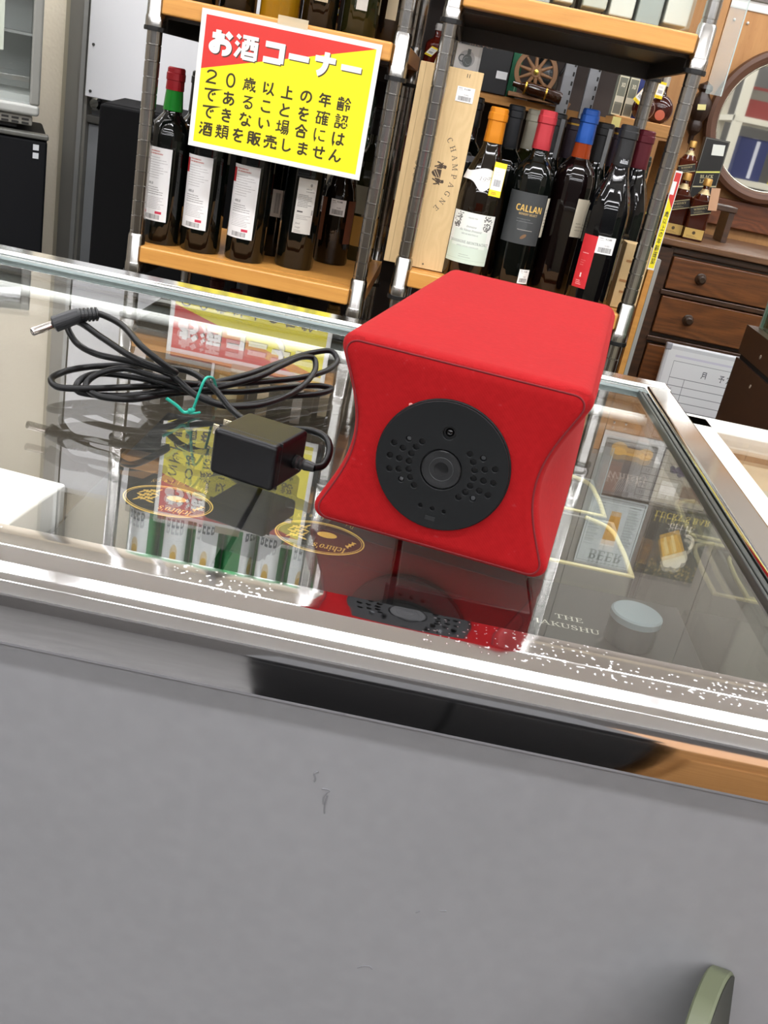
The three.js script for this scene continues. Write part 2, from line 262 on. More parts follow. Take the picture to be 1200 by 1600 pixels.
// ------------------------------------------------------------------ lettering: Japanese characters drawn stroke by stroke on a 100 grid
const KANA = {
  o: 'M12 30 L62 30 M36 8 L36 78 C36 92 12 88 12 72 C12 56 50 44 70 50 C92 57 90 90 58 90 M70 14 L90 30',
  sake: 'M8 12 L22 22 M4 38 L18 47 M6 92 L26 58 M32 14 L96 14 M38 34 L90 34 L90 94 M38 34 L38 94 M38 92 L90 92 M38 74 L90 74 M55 14 L55 40 C55 52 50 56 42 60 M73 14 L73 52 L86 52',
  ko_k: 'M14 22 L84 22 L84 86 M10 80 L84 80', bar: 'M8 50 L92 50', na_k: 'M8 36 L92 36 M54 8 L54 40 C54 70 40 84 22 92',
  two: 'M18 30 C18 4 80 4 78 32 C77 52 30 66 18 90 L84 90', zero: 'M50 8 C14 8 14 92 50 92 C86 92 86 8 50 8',
  sai: 'M50 4 L50 28 M50 15 L76 15 M26 12 L26 28 M8 28 L92 28 M18 40 L90 40 M18 40 C18 64 16 80 6 94 M26 54 L54 54 M40 54 L40 88 M30 64 L24 80 M50 64 L56 78 M62 30 C64 60 72 84 92 92 L94 80 M88 54 C80 74 70 84 56 94 M76 32 L84 38',
  i_k: 'M20 12 L20 76 L44 64 M38 20 L48 36 M76 8 C76 50 66 76 40 92 M68 66 L92 92', ue: 'M50 8 L50 88 M50 40 L84 40 M8 88 L92 88',
  no: 'M52 22 C50 60 38 80 26 78 C6 74 12 20 52 20 C96 20 98 80 56 88',
  nen: 'M28 6 C24 22 16 34 8 40 M22 20 L88 20 M28 42 L84 42 M28 42 L28 66 M6 66 L94 66 M56 20 L56 96',
  rei: 'M26 4 L26 26 M26 14 L44 14 M12 12 L12 26 M4 26 L50 26 M8 38 L8 92 L46 92 L46 38 M26 34 L26 84 M12 60 L42 60 M16 42 L20 52 M38 40 L32 52 M24 62 L12 80 M30 62 L40 80 M74 6 C68 22 60 32 52 38 M74 6 C80 20 88 30 98 36 M64 42 L84 42 M58 58 L92 58 L90 78 L82 78 M72 58 L72 96',
  de: 'M8 18 C40 16 60 14 88 12 C50 24 36 50 44 70 C50 84 64 88 78 88 M66 38 L74 52 M80 32 L88 46',
  a: 'M12 24 L84 20 M42 6 C40 50 42 70 50 88 M70 36 C62 70 40 88 24 86 C6 80 20 44 58 44 C96 46 96 84 60 92',
  ru: 'M22 14 L76 14 L20 58 C50 36 84 44 84 66 C84 92 40 98 38 80 C38 68 58 70 60 88',
  ko: 'M22 20 L76 20 M20 62 C16 90 50 90 84 84', to: 'M32 8 L42 42 M82 28 C30 46 10 66 24 82 C34 90 60 88 84 86',
  wo: 'M14 20 L80 18 M46 4 C40 26 30 44 14 58 C40 38 54 44 54 70 M86 42 C40 56 24 70 32 84 C38 92 60 92 80 90',
  kaku: 'M4 14 L40 14 M22 14 C20 36 14 50 4 62 M12 46 L12 88 L36 88 L36 46 L12 46 M46 24 L46 14 L96 14 L96 24 M62 4 C60 30 52 44 44 52 M56 40 L56 96 M56 40 L94 40 M74 28 L74 90 M56 56 L92 56 M56 72 L92 72 M56 90 L96 90',
  nin: 'M12 6 L32 10 M4 22 L44 22 M10 36 L38 36 M10 50 L38 50 M10 64 L10 92 L38 92 L38 64 L10 64 M52 10 L90 10 L86 42 L76 40 M66 10 C66 30 60 38 50 46 M62 26 L74 34 M50 62 L46 84 M60 54 L60 82 C60 92 86 92 88 78 M72 52 L78 64 M90 56 L96 74',
  ki: 'M16 22 L76 18 M12 44 L82 38 M36 6 C46 30 60 52 76 66 M76 66 C40 56 20 66 24 78 C28 90 50 92 74 90',
  na: 'M10 24 L56 22 M34 6 C30 36 20 52 10 62 M72 22 L90 34 M66 40 C66 60 68 92 42 92 C24 92 26 72 46 72 C64 72 78 80 90 90',
  i: 'M16 18 C14 60 20 80 36 84 L44 66 M70 24 C82 36 88 52 88 66',
  ba: 'M4 34 L38 34 M22 8 L22 74 M2 80 L38 70 M50 6 L88 6 L88 44 L50 44 L50 6 M50 25 L88 25 M40 56 L96 56 M52 56 C50 70 44 76 38 82 M50 68 L92 68 C92 84 88 94 80 94 M66 68 C64 80 54 90 44 94 M80 68 C78 82 72 90 62 96',
  go: 'M50 6 C40 26 24 38 6 46 M50 6 C62 26 78 38 94 44 M32 44 L68 44 M24 58 L24 94 M24 58 L76 58 L76 94 M24 90 L76 90',
  ni: 'M16 10 C8 50 12 74 18 90 L24 72 M48 24 L86 22 M48 60 C42 88 66 88 90 84', ha: 'M14 10 C8 50 10 74 16 90 L22 72 M42 30 L92 28 M70 8 C72 50 72 90 54 90 C36 90 38 70 54 70 C72 70 84 80 92 88',
  rui: 'M4 28 L46 28 M26 4 L26 50 M12 8 L16 20 M40 8 L34 20 M26 28 L8 46 M26 28 L44 44 M4 62 L48 62 M26 50 C26 74 18 86 4 94 M28 66 C32 80 40 88 50 92 M52 8 L96 8 M72 8 L68 22 M56 22 L92 22 L92 74 L56 74 L56 22 M56 40 L92 40 M56 57 L92 57 M64 76 L52 94 M82 76 L94 94',
  han: 'M8 10 L38 10 L38 66 L8 66 L8 10 M8 28 L38 28 M8 47 L38 47 M16 68 L4 92 M30 68 L42 90 M52 12 L94 12 M52 12 C52 54 50 78 42 94 M54 38 L88 38 C84 68 66 86 50 94 M62 44 C66 66 78 84 96 92',
  bai: 'M50 4 L50 32 M10 16 L90 16 M22 32 L78 32 M8 62 L8 46 L92 46 L92 62 M36 56 C36 78 24 88 6 94 M60 56 L60 86 L92 88 L92 74',
  shi: 'M26 8 L26 68 C26 94 60 96 82 66', ma: 'M16 22 L84 22 M16 44 L84 44 M52 6 L52 74 C52 94 20 94 20 80 C20 66 60 66 84 88',
  se: 'M6 40 L94 34 M70 8 C72 40 70 60 60 62 M30 14 L30 74 C30 88 50 90 82 88', n: 'M52 8 L12 90 C34 46 52 50 54 70 C56 98 80 92 92 60',
  tsuki: 'M26 8 L78 8 L78 94 M26 8 L26 56 C26 76 20 86 10 94 M26 34 L78 34 M26 60 L78 60', yo: 'M20 10 L80 10 L50 34 M34 24 L62 42 M8 48 L92 48 L80 66 M50 48 L50 94 L36 90',
  tei: 'M50 2 L50 14 M10 32 L10 16 L90 16 L90 32 M24 40 L76 40 M50 40 L50 88 M50 62 L80 62 M28 56 C28 76 20 88 8 94 M22 74 C40 90 70 92 94 92',
  hyo: 'M12 18 L88 18 M18 34 L82 34 M6 50 L94 50 M50 4 L50 50 M48 50 L6 76 M30 66 L30 92 L50 84 M82 58 L62 68 M50 50 C60 74 78 88 96 92',
};
function glyph(g, name, cx, cy, size, width, color, dx = 0, dy = 0, wide = 1) {
  g.save(); g.translate(cx + dx, cy + dy); g.scale(size * wide / 100, size / 100); g.translate(-50, -50);
  g.strokeStyle = color; g.lineWidth = width; g.lineCap = 'butt'; g.lineJoin = 'miter'; g.stroke(new Path2D(KANA[name])); g.restore();
}
const signTex = print(1480, 1046, (g, w, h) => {
  g.fillStyle = '#f4f2ee'; g.fillRect(0, 0, w, h);
  const m = 26; g.fillStyle = '#f2e422'; g.fillRect(m, m, w - 2 * m, h - 2 * m);
  g.fillStyle = '#d43a34'; g.beginPath(); g.moveTo(m, m); g.lineTo(w - m, m); g.lineTo(m, h * 0.42); g.fill();
  const head = [['o', 0.115], ['sake', 0.26], ['ko_k', 0.415], ['bar', 0.56], ['na_k', 0.71], ['bar', 0.86]];
  for (const [dx, col] of [[9, '#4a3a30'], [0, '#f7f5f2']]) for (const [n, u] of head) glyph(g, n, u * w, h * 0.2, 204, n === 'sake' ? 14 : 22, col, dx, dx);
  const rows = [['two zero sai i_k ue no nen rei', 0.465, 0.085, 0.1095], ['de a ru ko to wo kaku nin', 0.60, 0.085, 0.1095], ['de ki na i ba go ni ha', 0.73, 0.085, 0.1095], ['sake rui wo han bai shi ma se n', 0.862, 0.083, 0.0955]];
  for (const [chars, v, u0, du] of rows) chars.split(' ').forEach((n, i) => glyph(g, n, (u0 + i * du) * w, v * h, 118, 'rei nin kaku rui sai ba'.includes(n) && n.length > 1 ? 10.5 : 13, '#3a3326'));
});
const laminate = M(0xe9e7e0, 0.25, 0, { clearcoat: 0.5, clearcoatRoughness: 0.1 });
function saleSign(label, x, y, z, tilt = 0) {
  const s = thing('liquor_corner_sign', label, 'sign', [x, y, z], 0, 'red and yellow liquor corner signs'); s.rotation.z = tilt;
  const c = part(s, 'laminated_card', box(0.2985, 0.2125, 0.0012), laminate);
  const f = new THREE.Mesh(plane(0.2925, 0.2065, 0, 0, 0.0009), printed(signTex, 0.28, { clearcoat: 0.4, clearcoatRoughness: 0.12 })); f.name = numbered('printed_face'); add(f, c);
  part(s, 'adhesive_tape', box(0.05, 0.014, 0.0006, -0.0, 0.112, 0.0008), M(0xe8d9b8, 0.3, 0, { transparent: true, opacity: 0.45 }));
}
saleSign('liquor corner sign taped to the left shelf, in plain view over the bottle row', -0.3065, 1.1315, -1.7475);
saleSign('second liquor corner sign one shelf up, seen mirrored in the glass counter', -0.297, 1.464, -1.7475);

// ------------------------------------------------------------------ bottles
const SHAPES = {
  bordeaux: { r: 0.0365, pts: [[0, 0.004], [0.030, 0.002], [0.0345, 0], [0.0365, 0.004], [0.0365, 0.182], [0.0355, 0.194], [0.0315, 0.206], [0.0235, 0.216], [0.0165, 0.224], [0.0145, 0.234], [0.0138, 0.284], [0.0152, 0.285], [0.0152, 0.292], [0.0138, 0.293], [0.0138, 0.299], [0, 0.299]], neck: 0.0145, top: 0.299 },
  burgundy: { r: 0.0425, pts: [[0, 0.004], [0.036, 0.002], [0.040, 0], [0.0425, 0.004], [0.0425, 0.128], [0.0415, 0.145], [0.0375, 0.168], [0.031, 0.188], [0.023, 0.207], [0.0175, 0.224], [0.0152, 0.24], [0.0142, 0.275], [0.0156, 0.277], [0.0156, 0.286], [0.0142, 0.288], [0, 0.288]], neck: 0.0152, top: 0.288 },
  tapered: { r: 0.0375, pts: [[0, 0.004], [0.033, 0.002], [0.036, 0], [0.0375, 0.004], [0.0375, 0.145], [0.0365, 0.165], [0.0325, 0.186], [0.026, 0.205], [0.0195, 0.222], [0.0158, 0.24], [0.0145, 0.262], [0.0145, 0.302], [0, 0.302]], neck: 0.015, top: 0.302 },
  rhone: { r: 0.039, pts: [[0, 0.004], [0.033, 0.002], [0.0365, 0], [0.039, 0.004], [0.039, 0.118], [0.038, 0.138], [0.034, 0.164], [0.0275, 0.19], [0.0205, 0.212], [0.0168, 0.228], [0.0148, 0.248], [0.0142, 0.292], [0.0154, 0.294], [0.0154, 0.3], [0, 0.3]], neck: 0.015, top: 0.3 },
};
for (const s of Object.values(SHAPES)) s.geo = lathe(s.pts, 48);
const capsuleGeo = {};
function capsule(shape, len) { // a foil sleeve following the neck
  const k = shape + len; if (capsuleGeo[k]) return capsuleGeo[k];
  const { neck, top } = SHAPES[shape], r = neck + 0.0007;
  return capsuleGeo[k] = lathe([[r + 0.0006, top - len], [r + 0.0008, top - len + 0.002], [r + 0.0002, top - len + 0.016], [r, top - len * 0.55], [r - 0.0002, top - 0.021], [r + 0.0013, top - 0.0195], [r + 0.0013, top - 0.009], [r + 0.0002, top - 0.0075], [r, top - 0.001], [r - 0.002, top + 0.0012], [0, top + 0.0014]], 36);
}
// a label: a strip of the body's surface; a = facing angle, span = angle it covers
function labelGeo(r, y0, y1, a, span) { return new THREE.CylinderGeometry(r + 0.0005, r + 0.0005, y1 - y0, 28, 1, true, a - span / 2, span).translate(0, (y0 + y1) / 2, 0); }
const darkGlass = M(0x070a08, 0.04, 0, { ior: 1.52 });
const brownGlass = M(0x120a05, 0.04, 0, { ior: 1.52 });
const greenGlass = M(0x1d5a24, 0.05, 0, { ior: 1.52, transmission: 0.35, thickness: 0 });
const oliveGlass = M(0x2a2c12, 0.05, 0, { ior: 1.52, transmission: 0.25, thickness: 0 });
const whiteWine = M(0xc59a1c, 0.04, 0, { ior: 1.5, transmission: 0.45, thickness: 0 });
const foil = (c, rough = 0.35, metal = 0.3) => M(c, rough, metal);
function bottle(o) {
  const s = SHAPES[o.shape || 'bordeaux'], t = thing(o.name || 'wine_bottle', o.label, 'bottle', [o.x, o.y, o.z], o.turn || 0, o.group);
  if (o.scale) t.scale.set(...o.scale);
  part(t, 'glass_body', s.geo, o.glass || darkGlass);
  if (o.neckGlass) part(t, 'glass_neck', new THREE.CylinderGeometry(s.neck + 0.0004, s.neck + 0.003, 0.034, 32, 1, true).translate(0, s.top - (o.capLen || 0.05) - 0.0165, 0), o.neckGlass, 'lighter neck');
  if (o.cap) part(t, o.capName || 'capsule', capsule(o.shape || 'bordeaux', o.capLen || 0.05), o.cap);
  for (const l of o.labels || []) part(t, l.name || 'paper_label', labelGeo(l.r ?? s.r, l.y0, l.y1, l.a || 0, l.span), l.mat, l.label);
  for (const k of o.tags || []) { // a hanging or stuck-on flat price tag
    const g = part(t, 'price_tag', at(box(k.w, k.h, 0.0012), ...k.pos, k.tilt || 0, k.turn || 0, k.roll || 0), k.mat, k.label);
    if (k.tex) { const f = new THREE.Mesh(at(plane(k.w, k.h, 0, 0, 0.0008), ...k.pos, k.tilt || 0, k.turn || 0, k.roll || 0), printed(k.tex, 0.5)); f.name = numbered('printed_face'); add(f, g); }
  }
  if (o.ring) part(t, 'neck_ring', lathe([[s.neck + 0.0003, 0], [s.neck + 0.0022, 0.0004], [s.neck + 0.0022, 0.0036], [s.neck + 0.0003, 0.004]].map(([r, y]) => [r, y + o.ring.y]), 32), o.ring.mat);
  return t;
}
function textLines(g, x, y, w, n, dy, color, hgt = 3, s = 3) { // rows of small illegible print
  g.fillStyle = color;
  for (let i = 0; i < n; i++) { let px = x; const end = x + w * (0.6 + 0.4 * hash(i, n, s)); let k = 0; while (px < end) { const ww = 2 + 9 * hash(i, k++, s + 1); g.fillRect(px, y + i * dy, Math.min(ww, end - px), hgt); px += ww + 2.4; } }
}
function barcode(g, x, y, w, h, color, s) { g.fillStyle = color; let px = x, k = 0; while (px < x + w) { const ww = 1 + 3.4 * hash(k, 1, s); g.fillRect(px, y, ww, h); px += ww + 1 + 2.6 * hash(k++, 2, s); } }
const backLabel = print(260, 500, (g, w, h) => {
  g.fillStyle = '#e6e4e2'; g.fillRect(0, 0, w, h);
  g.fillStyle = '#b3262b'; g.fillRect(0, 24, 40, 98);
  textLines(g, 52, 22, 160, 2, 17, '#b8665c', 9, 3); textLines(g, 46, 66, 190, 9, 17, '#a9a4a2', 4, 5);
  g.fillStyle = '#6a6664'; g.font = 'bold 24px sans-serif'; g.fillText('· 400.0', 48, 252);
  textLines(g, 46, 268, 180, 4, 15, '#7d7876', 5, 7); textLines(g, 46, 336, 190, 8, 11, '#a5a09e', 4, 9);
  g.fillStyle = '#c4304a'; g.fillRect(160, 432, 56, 18);
  barcode(g, 70, 456, 130, 32, '#6f6b69', 4);
});
const backLabelMat = printed(backLabel, 0.6);
const importLabel = print(220, 480, (g, w, h) => {
  g.fillStyle = '#dfddd6'; g.fillRect(0, 0, w, h);
  g.fillStyle = '#8c8a86'; g.beginPath(); g.arc(152, 52, 14, 0, 7); g.fill();
  textLines(g, 100, 84, 100, 2, 22, '#8d8a84', 8, 13); textLines(g, 22, 140, 180, 8, 14, '#84817c', 7, 15); g.fillStyle = '#4a4744'; g.fillRect(26, 282, 66, 12);
  barcode(g, 196, 262, 18, 46, '#4a4744', 3); textLines(g, 24, 320, 176, 3, 14, '#9a9792', 5, 17); g.fillStyle = '#7a7772'; g.font = 'italic 22px serif'; g.fillText('Bord', 26, 400); g.fillText('rouge', 26, 434);
  textLines(g, 24, 450, 110, 2, 13, '#9a9792', 5, 19);
});
const priceTex = print(220, 170, (g, w, h) => { g.fillStyle = '#f0efec'; g.fillRect(0, 0, w, h); textLines(g, 20, 14, 60, 1, 12, '#8d8a88', 9, 3); g.fillStyle = '#45423f'; g.font = 'bold 24px sans-serif'; g.fillText('¥ 2,480', 88, 32); textLines(g, 22, 36, 90, 1, 10, '#a5a29f', 5, 5); g.fillStyle = '#6b6866'; g.font = '22px sans-serif'; g.fillText('10,800', 90, 96); barcode(g, 30, 106, 160, 50, '#4d4a48', 6); });
const tagTex = print(120, 300, (g, w, h) => { g.fillStyle = '#f3d719'; g.fillRect(0, 0, w, h); g.fillStyle = '#efeee9'; g.fillRect(4, 46, w - 8, 198); g.fillStyle = '#9a9a98'; g.font = '20px sans-serif'; g.fillText('30,800', 24, 112); textLines(g, 22, 84, 76, 1, 10, '#a8a8a4', 5, 3); barcode(g, 26, 150, 68, 60, '#77767a', 5); textLines(g, 24, 262, 74, 2, 14, '#b3801a', 8, 5); });
const stickerBack = M(0xe9e8e4, 0.6), yellowCard = M(0xf0d81a, 0.55);

// --- left unit, middle board: the row of bottles under the sign
const leftRow = 'dark bottles with the same white back label';
for (const [i, x, z, a, lab] of [[0, -0.511, -1.832, -0.30, 'bottle with red capsule, green neck and white back label, by the left shelf post'], [1, -0.4365, -1.832, -0.32, 'dark bottle with white back label, second from the left post under the sign'], [2, -0.352, -1.832, -0.30, 'dark bottle with white back label, third from the left post under the sign']])
  bottle({ label: lab, group: leftRow, x, y: LL, z, shape: 'bordeaux', cap: foil(i ? 0x7d1420 : 0x9c1a22, 0.4), capLen: 0.036, neckGlass: i ? null : M(0x1f8a2c, 0.08, 0, { transmission: 0.3, thickness: 0 }), glass: darkGlass, labels: [{ y0: 0.041, y1: 0.167, a, span: 1.5, mat: backLabelMat }] });
bottle({ label: 'plain dark bottle with a black capsule, behind the red-capped bottle', x: -0.493, y: LL, z: -1.93, cap: foil(0x1c1d1c, 0.4), capLen: 0.07 });
bottle({ label: 'dark bottle with a pale grey import label, fourth from the left under the sign', x: -0.264, y: LL, z: -1.868, cap: foil(0x2a1420), glass: darkGlass, labels: [{ y0: 0.066, y1: 0.163, a: 0.28, span: 0.95, mat: printed(importLabel, 0.6) }] });
bottle({ label: 'dark bottle with small cream label, behind the third and fourth bottles', x: -0.327, y: LL, z: -1.955, cap: foil(0x222222), labels: [{ y0: 0.075, y1: 0.125, a: 0.0, span: 0.9, mat: printed(print(140, 120, (g, w, h) => { g.fillStyle = '#d9cfc2'; g.fillRect(0, 0, w, h); barcode(g, 84, 14, 40, 90, '#8a837a', 5); }), 0.6) }] });
bottle({ label: 'squat dark bottle with brown labels and grey price sticker, under the sign', x: -0.212, y: LL, z: -2.0, shape: 'burgundy', scale: [0.82, 0.86, 0.82], cap: foil(0x3a1a14), glass: brownGlass, labels: [{ y0: 0.05, y1: 0.146, a: -0.95, span: 0.7, mat: M(0x7a4326, 0.6), label: 'brown side label' }, { y0: 0.05, y1: 0.146, a: 1.0, span: 0.6, mat: M(0x6a3a24, 0.6), label: 'brown side label' }, { y0: 0.11, y1: 0.146, a: 0.1, span: 0.85, mat: printed(priceTex, 0.6), name: 'price_sticker' }] });
bottle({ label: 'bottle with ochre and grey label at the back of the left orange board', x: -0.17, y: LL, z: -2.11, shape: 'bordeaux', cap: foil(0x1c1c1c), glass: oliveGlass, labels: [{ y0: 0.03, y1: 0.09, a: 0, span: 2.4, mat: M(0xb98a3c, 0.6), label: 'ochre label' }, { y0: 0.095, y1: 0.15, a: 0, span: 2.4, mat: M(0x8f8c78, 0.6), label: 'grey label' }] });

// --- left unit, upper board: only their feet show over the sign, the rest is mirrored in the glass
const upper = [[-0.492, -1.86, darkGlass, 'black bottle with a white back label, first on the upper left board', 0.62, 'w'], [-0.425, -1.865, darkGlass, 'black bottle with a tall white label, second on the upper left board', 0.75, 'w'], [-0.352, -1.86, whiteWine, 'bottle of golden white wine, third on the upper left board', 1.2, 'g'], [-0.282, -1.862, darkGlass, 'black bottle with a cream label, right of the golden wine bottle', 0.7, 'c'], [-0.214, -1.868, oliveGlass, 'olive green bottle with a white label, fifth on the upper left board', 0.6, 'w'], [-0.17, -1.95, brownGlass, 'dark brown bottle at the right end of the upper left board', 0.6, 'c']];
const wMat = M(0xdedcd6, 0.6), cMat = M(0xcfc2a2, 0.6), gMat = M(0xe2d9a8, 0.6);
for (const [x, z, glass, lab, span, k] of upper) bottle({ label: lab, group: 'bottles on the upper left board', x, y: UL, z, glass, scale: [0.86, 0.7, 0.86], shape: k === 'g' ? 'rhone' : 'bordeaux', cap: foil({ w: 0x2b2b2a, g: 0xb8923f, c: 0x5a1a1c }[k]), labels: [{ y0: 0.06, y1: 0.16, a: 0.1, span, mat: { w: wMat, g: gMat, c: cMat }[k] }] });

// --- left unit, lowest board: capsules showing in the dark under the orange board
const low = [[-0.452, -1.86, 0x9a7a4a, 0.292], [-0.421, -1.95, 0x4a1512, 0.312], [-0.365, -1.87, 0x6a1a1a, 0.307], [-0.289, -1.86, 0x8a6a38, 0.3], [-0.2635, -1.95, 0x30201c, 0.302], [-0.208, -1.86, 0x7a6030, 0.3], [-0.1815, -1.95, 0x8a6a30, 0.303]];
low.forEach(([x, z, c, h], i) => bottle({ label: `bottle under the lowest visible orange board, number ${['one', 'two', 'three', 'four', 'five', 'six', 'seven'][i]} from the left, ${['tan', 'dark red', 'bright red', 'ochre', 'near-black', 'olive', 'gold'][i]} capsule`, group: 'capsules in the dark under the left orange board', x: x * 1, y: BT, z, glass: darkGlass, cap: foil(c, 0.4), scale: [1 - 0.45 * (i % 2 ? 0.2 : 0.35), h / 0.299, 1 - 0.45 * (i % 2 ? 0.2 : 0.35)] }));

// --- left unit, top board: a carton with six tall cans, mirrored in the glass
{
  const carton = thing('cardboard_carton', 'plain cardboard carton on the top left board, under the mirrored green cans', 'box', [-0.315, TL, -1.86]);
  part(carton, 'carton_body', rbox(0.41, 0.1, 0.12, 0.003, 0, 0.0505, 0), M(0x3a3a36, 0.8));
  part(carton, 'flap', box(0.395, 0.001, 0.05, 0, 0.1012, 0.02), M(0x45443f, 0.8));
  const canTex = print(512, 256, (g, w, h) => {
    g.fillStyle = '#1d7a3c'; g.fillRect(0, 0, w, h);
    for (const x of [60, 316]) { g.fillStyle = '#dfe3e2'; g.fillRect(x, 26, 128, 200); g.fillStyle = '#c9a12b'; g.beginPath(); g.arc(x + 64, 60, 18, 0, 7); g.fill(); g.fillStyle = '#49545a'; g.font = 'bold 40px sans-serif'; g.fillText('BEER', x + 12, 140); g.fillStyle = '#49545a'; g.fillRect(x + 30, 160, 66, 8); g.fillRect(x + 30, 178, 66, 8); g.fillStyle = '#b52a2a'; g.fillRect(x + 44, 200, 40, 12); }
  });
  const canSide = printed(canTex, 0.28, { metalness: 0.35 }), alu = M(0xb9bbbb, 0.3, 1);
  const body = lathe([[0.0325, 0.006], [0.033, 0.01], [0.033, 0.156]], 40), ends = lathe([[0, 0.004], [0.022, 0.004], [0.025, 0], [0.0325, 0.006], [0.033, 0.0065]], 32), lid = lathe([[0.033, 0.1555], [0.0285, 0.165], [0.0282, 0.168], [0.0265, 0.168], [0.026, 0.164], [0, 0.164]], 32);
  const can = thing('beer_can', 'green beer can on the carton, first from the left, mirrored in the glass', 'can', [-0.485, TL + 0.1025, -1.835], -1.8, 'green cans mirrored in the counter glass');
  part(can, 'can_body', body, canSide); part(can, 'can_base', ends, alu); part(can, 'can_lid', lid, alu);
  const words = ['second', 'third', 'fourth', 'fifth', 'sixth'];
  for (let i = 1; i < 6; i++) { const c = can.clone(); c.name = numbered('beer_can'); c.position.x = -0.485 + i * 0.0675; c.rotation.y = -1.8 + [0, 0.1, -0.9, 0.25, 0.1][i - 1]; c.userData = { ...can.userData, label: `green beer can on the carton, ${words[i - 1]} from the left, mirrored in the glass` }; scene.add(c); }
}

// --- right unit, middle board
{
  const crest = (g, x, y, s) => { // a coat of arms: two griffin-like sprays and a shield
    g.save(); g.translate(x, y); g.scale(s, s); g.fillStyle = '#4a3a2c';
    g.beginPath(); g.moveTo(-16, -14); g.lineTo(16, -14); g.lineTo(16, 6); g.quadraticCurveTo(12, 20, 0, 26); g.quadraticCurveTo(-12, 20, -16, 6); g.fill();
    g.strokeStyle = '#c9b08a'; g.lineWidth = 3; g.beginPath(); g.moveTo(-14, 10); g.lineTo(14, -10); g.moveTo(-8, 18); g.lineTo(15, 0); g.stroke(); g.strokeStyle = '#4a3a2c';
    for (const q of [-1, 1]) { g.lineWidth = 5; for (let i = 0; i < 7; i++) { g.beginPath(); g.moveTo(q * 20, 8 - i * 3); g.quadraticCurveTo(q * (30 + i * 2), -8 - i * 3, q * (24 + (i % 3) * 10), -30 + i * 8); g.stroke(); } g.beginPath(); g.arc(q * 30, -26, 6, 0, 7); g.fill(); }
    g.restore();
  };
  const face = print(440, 1340, (g, w, h) => {
    const id = wood([222, 192, 142], [198, 166, 116], 13, 0, 0.6).image, t = document.createElement('canvas'); t.width = t.height = 512;
    const tg = t.getContext('2d'), im = tg.createImageData(512, 512); im.data.set(id.data); tg.putImageData(im, 0, 0); g.drawImage(t, 0, 0, w, h / 2); g.drawImage(t, 0, h / 2, w, h / 2);
    g.strokeStyle = 'rgba(150,118,76,0.8)'; g.lineWidth = 3; g.beginPath(); g.moveTo(40, 0); g.lineTo(40, h); g.stroke();
    g.fillStyle = '#55483a'; g.font = '52px serif'; g.textAlign = 'center'; g.textBaseline = 'middle';
    g.save(); g.translate(268, 680); g.rotate(Math.PI / 2); crest(g, 0, 4, 1.7);
    const arc = (str, R, a0, a1, flip) => [...str].forEach((c, i) => { const a = a0 + (a1 - a0) * i / (str.length - 1); g.save(); g.rotate(a); g.translate(0, -R); if (flip) g.rotate(Math.PI); g.fillText(c, 0, 0); g.restore(); });
    g.save(); g.translate(0, 260); arc('CHAMPAGNE', 372, -0.66, 0.66, false); g.restore();
    g.save(); g.translate(0, -212); arc('TROISSY', 372, Math.PI + 0.34, Math.PI - 0.34, true); g.restore(); g.restore();
    g.fillStyle = '#6b5b45'; g.fillRect(330, 20, 6, 24); g.fillRect(346, 20, 6, 24); g.beginPath(); g.arc(290, 1310, 7, 0, 7); g.fill(); g.beginPath(); g.arc(110, 1300, 7, 0, 7); g.fill();
  });
  const b = thing('champagne_box', 'tall pale wooden champagne box with a printed crest and a price sticker', 'box', [-0.040, LR, -1.852]);
  part(b, 'wooden_case', rbox(0.1085, 0.335, 0.1, 0.0015, 0, 0.168, 0), paleWood);
  const lid = part(b, 'sliding_lid', box(0.1075, 0.333, 0.003, 0, 0.168, 0.0512), paleWood);
  const f = new THREE.Mesh(plane(0.1075, 0.333, 0, 0.168, 0.0531), printed(face, 0.65)); f.name = numbered('printed_face'); add(f, lid);
  const st = part(b, 'price_sticker', box(0.03, 0.0235, 0.0004, 0.030, 0.297, 0.0535), stickerBack);
  const sf = new THREE.Mesh(plane(0.03, 0.0235, 0.030, 0.297, 0.0539), printed(priceTex, 0.55)); sf.name = numbered('printed_face'); add(sf, st);

  const jug = print(256, 256, (g, w, h) => { g.fillStyle = '#f5f4f2'; g.fillRect(0, 0, w, h); g.fillStyle = '#c4c4c5'; g.beginPath(); g.arc(128, 140, 92, 0, 7); g.fill(); g.fillStyle = '#737978'; g.beginPath(); g.ellipse(136, 160, 56, 70, 0, 0, 7); g.fill(); g.fillRect(124, 30, 38, 60); g.strokeStyle = '#5d6362'; g.lineWidth = 12; g.beginPath(); g.arc(74, 140, 36, 1, 5.2); g.stroke(); g.strokeStyle = '#a7adac'; g.lineWidth = 5; g.beginPath(); g.arc(130, 156, 34, 2.4, 5); g.stroke(); g.beginPath(); g.arc(150, 170, 30, 0, 3); g.stroke(); });
  const wb = thing('gift_box', 'small white gift box with grey jug picture, above the champagne box', 'box', [-0.018, LR, -1.95]);
  part(wb, 'stand', rbox(0.046, 0.337, 0.06, 0.002, -0.036, 0.169, 0), M(0x2a2320, 0.6));
  part(wb, 'card_box', rbox(0.046, 0.042, 0.05, 0.001, -0.001, 0.359, 0), M(0xe6e5e2, 0.5));
  const jf = part(wb, 'picture', plane(0.04, 0.038, -0.003, 0.359, 0.0254), printed(jug, 0.5));

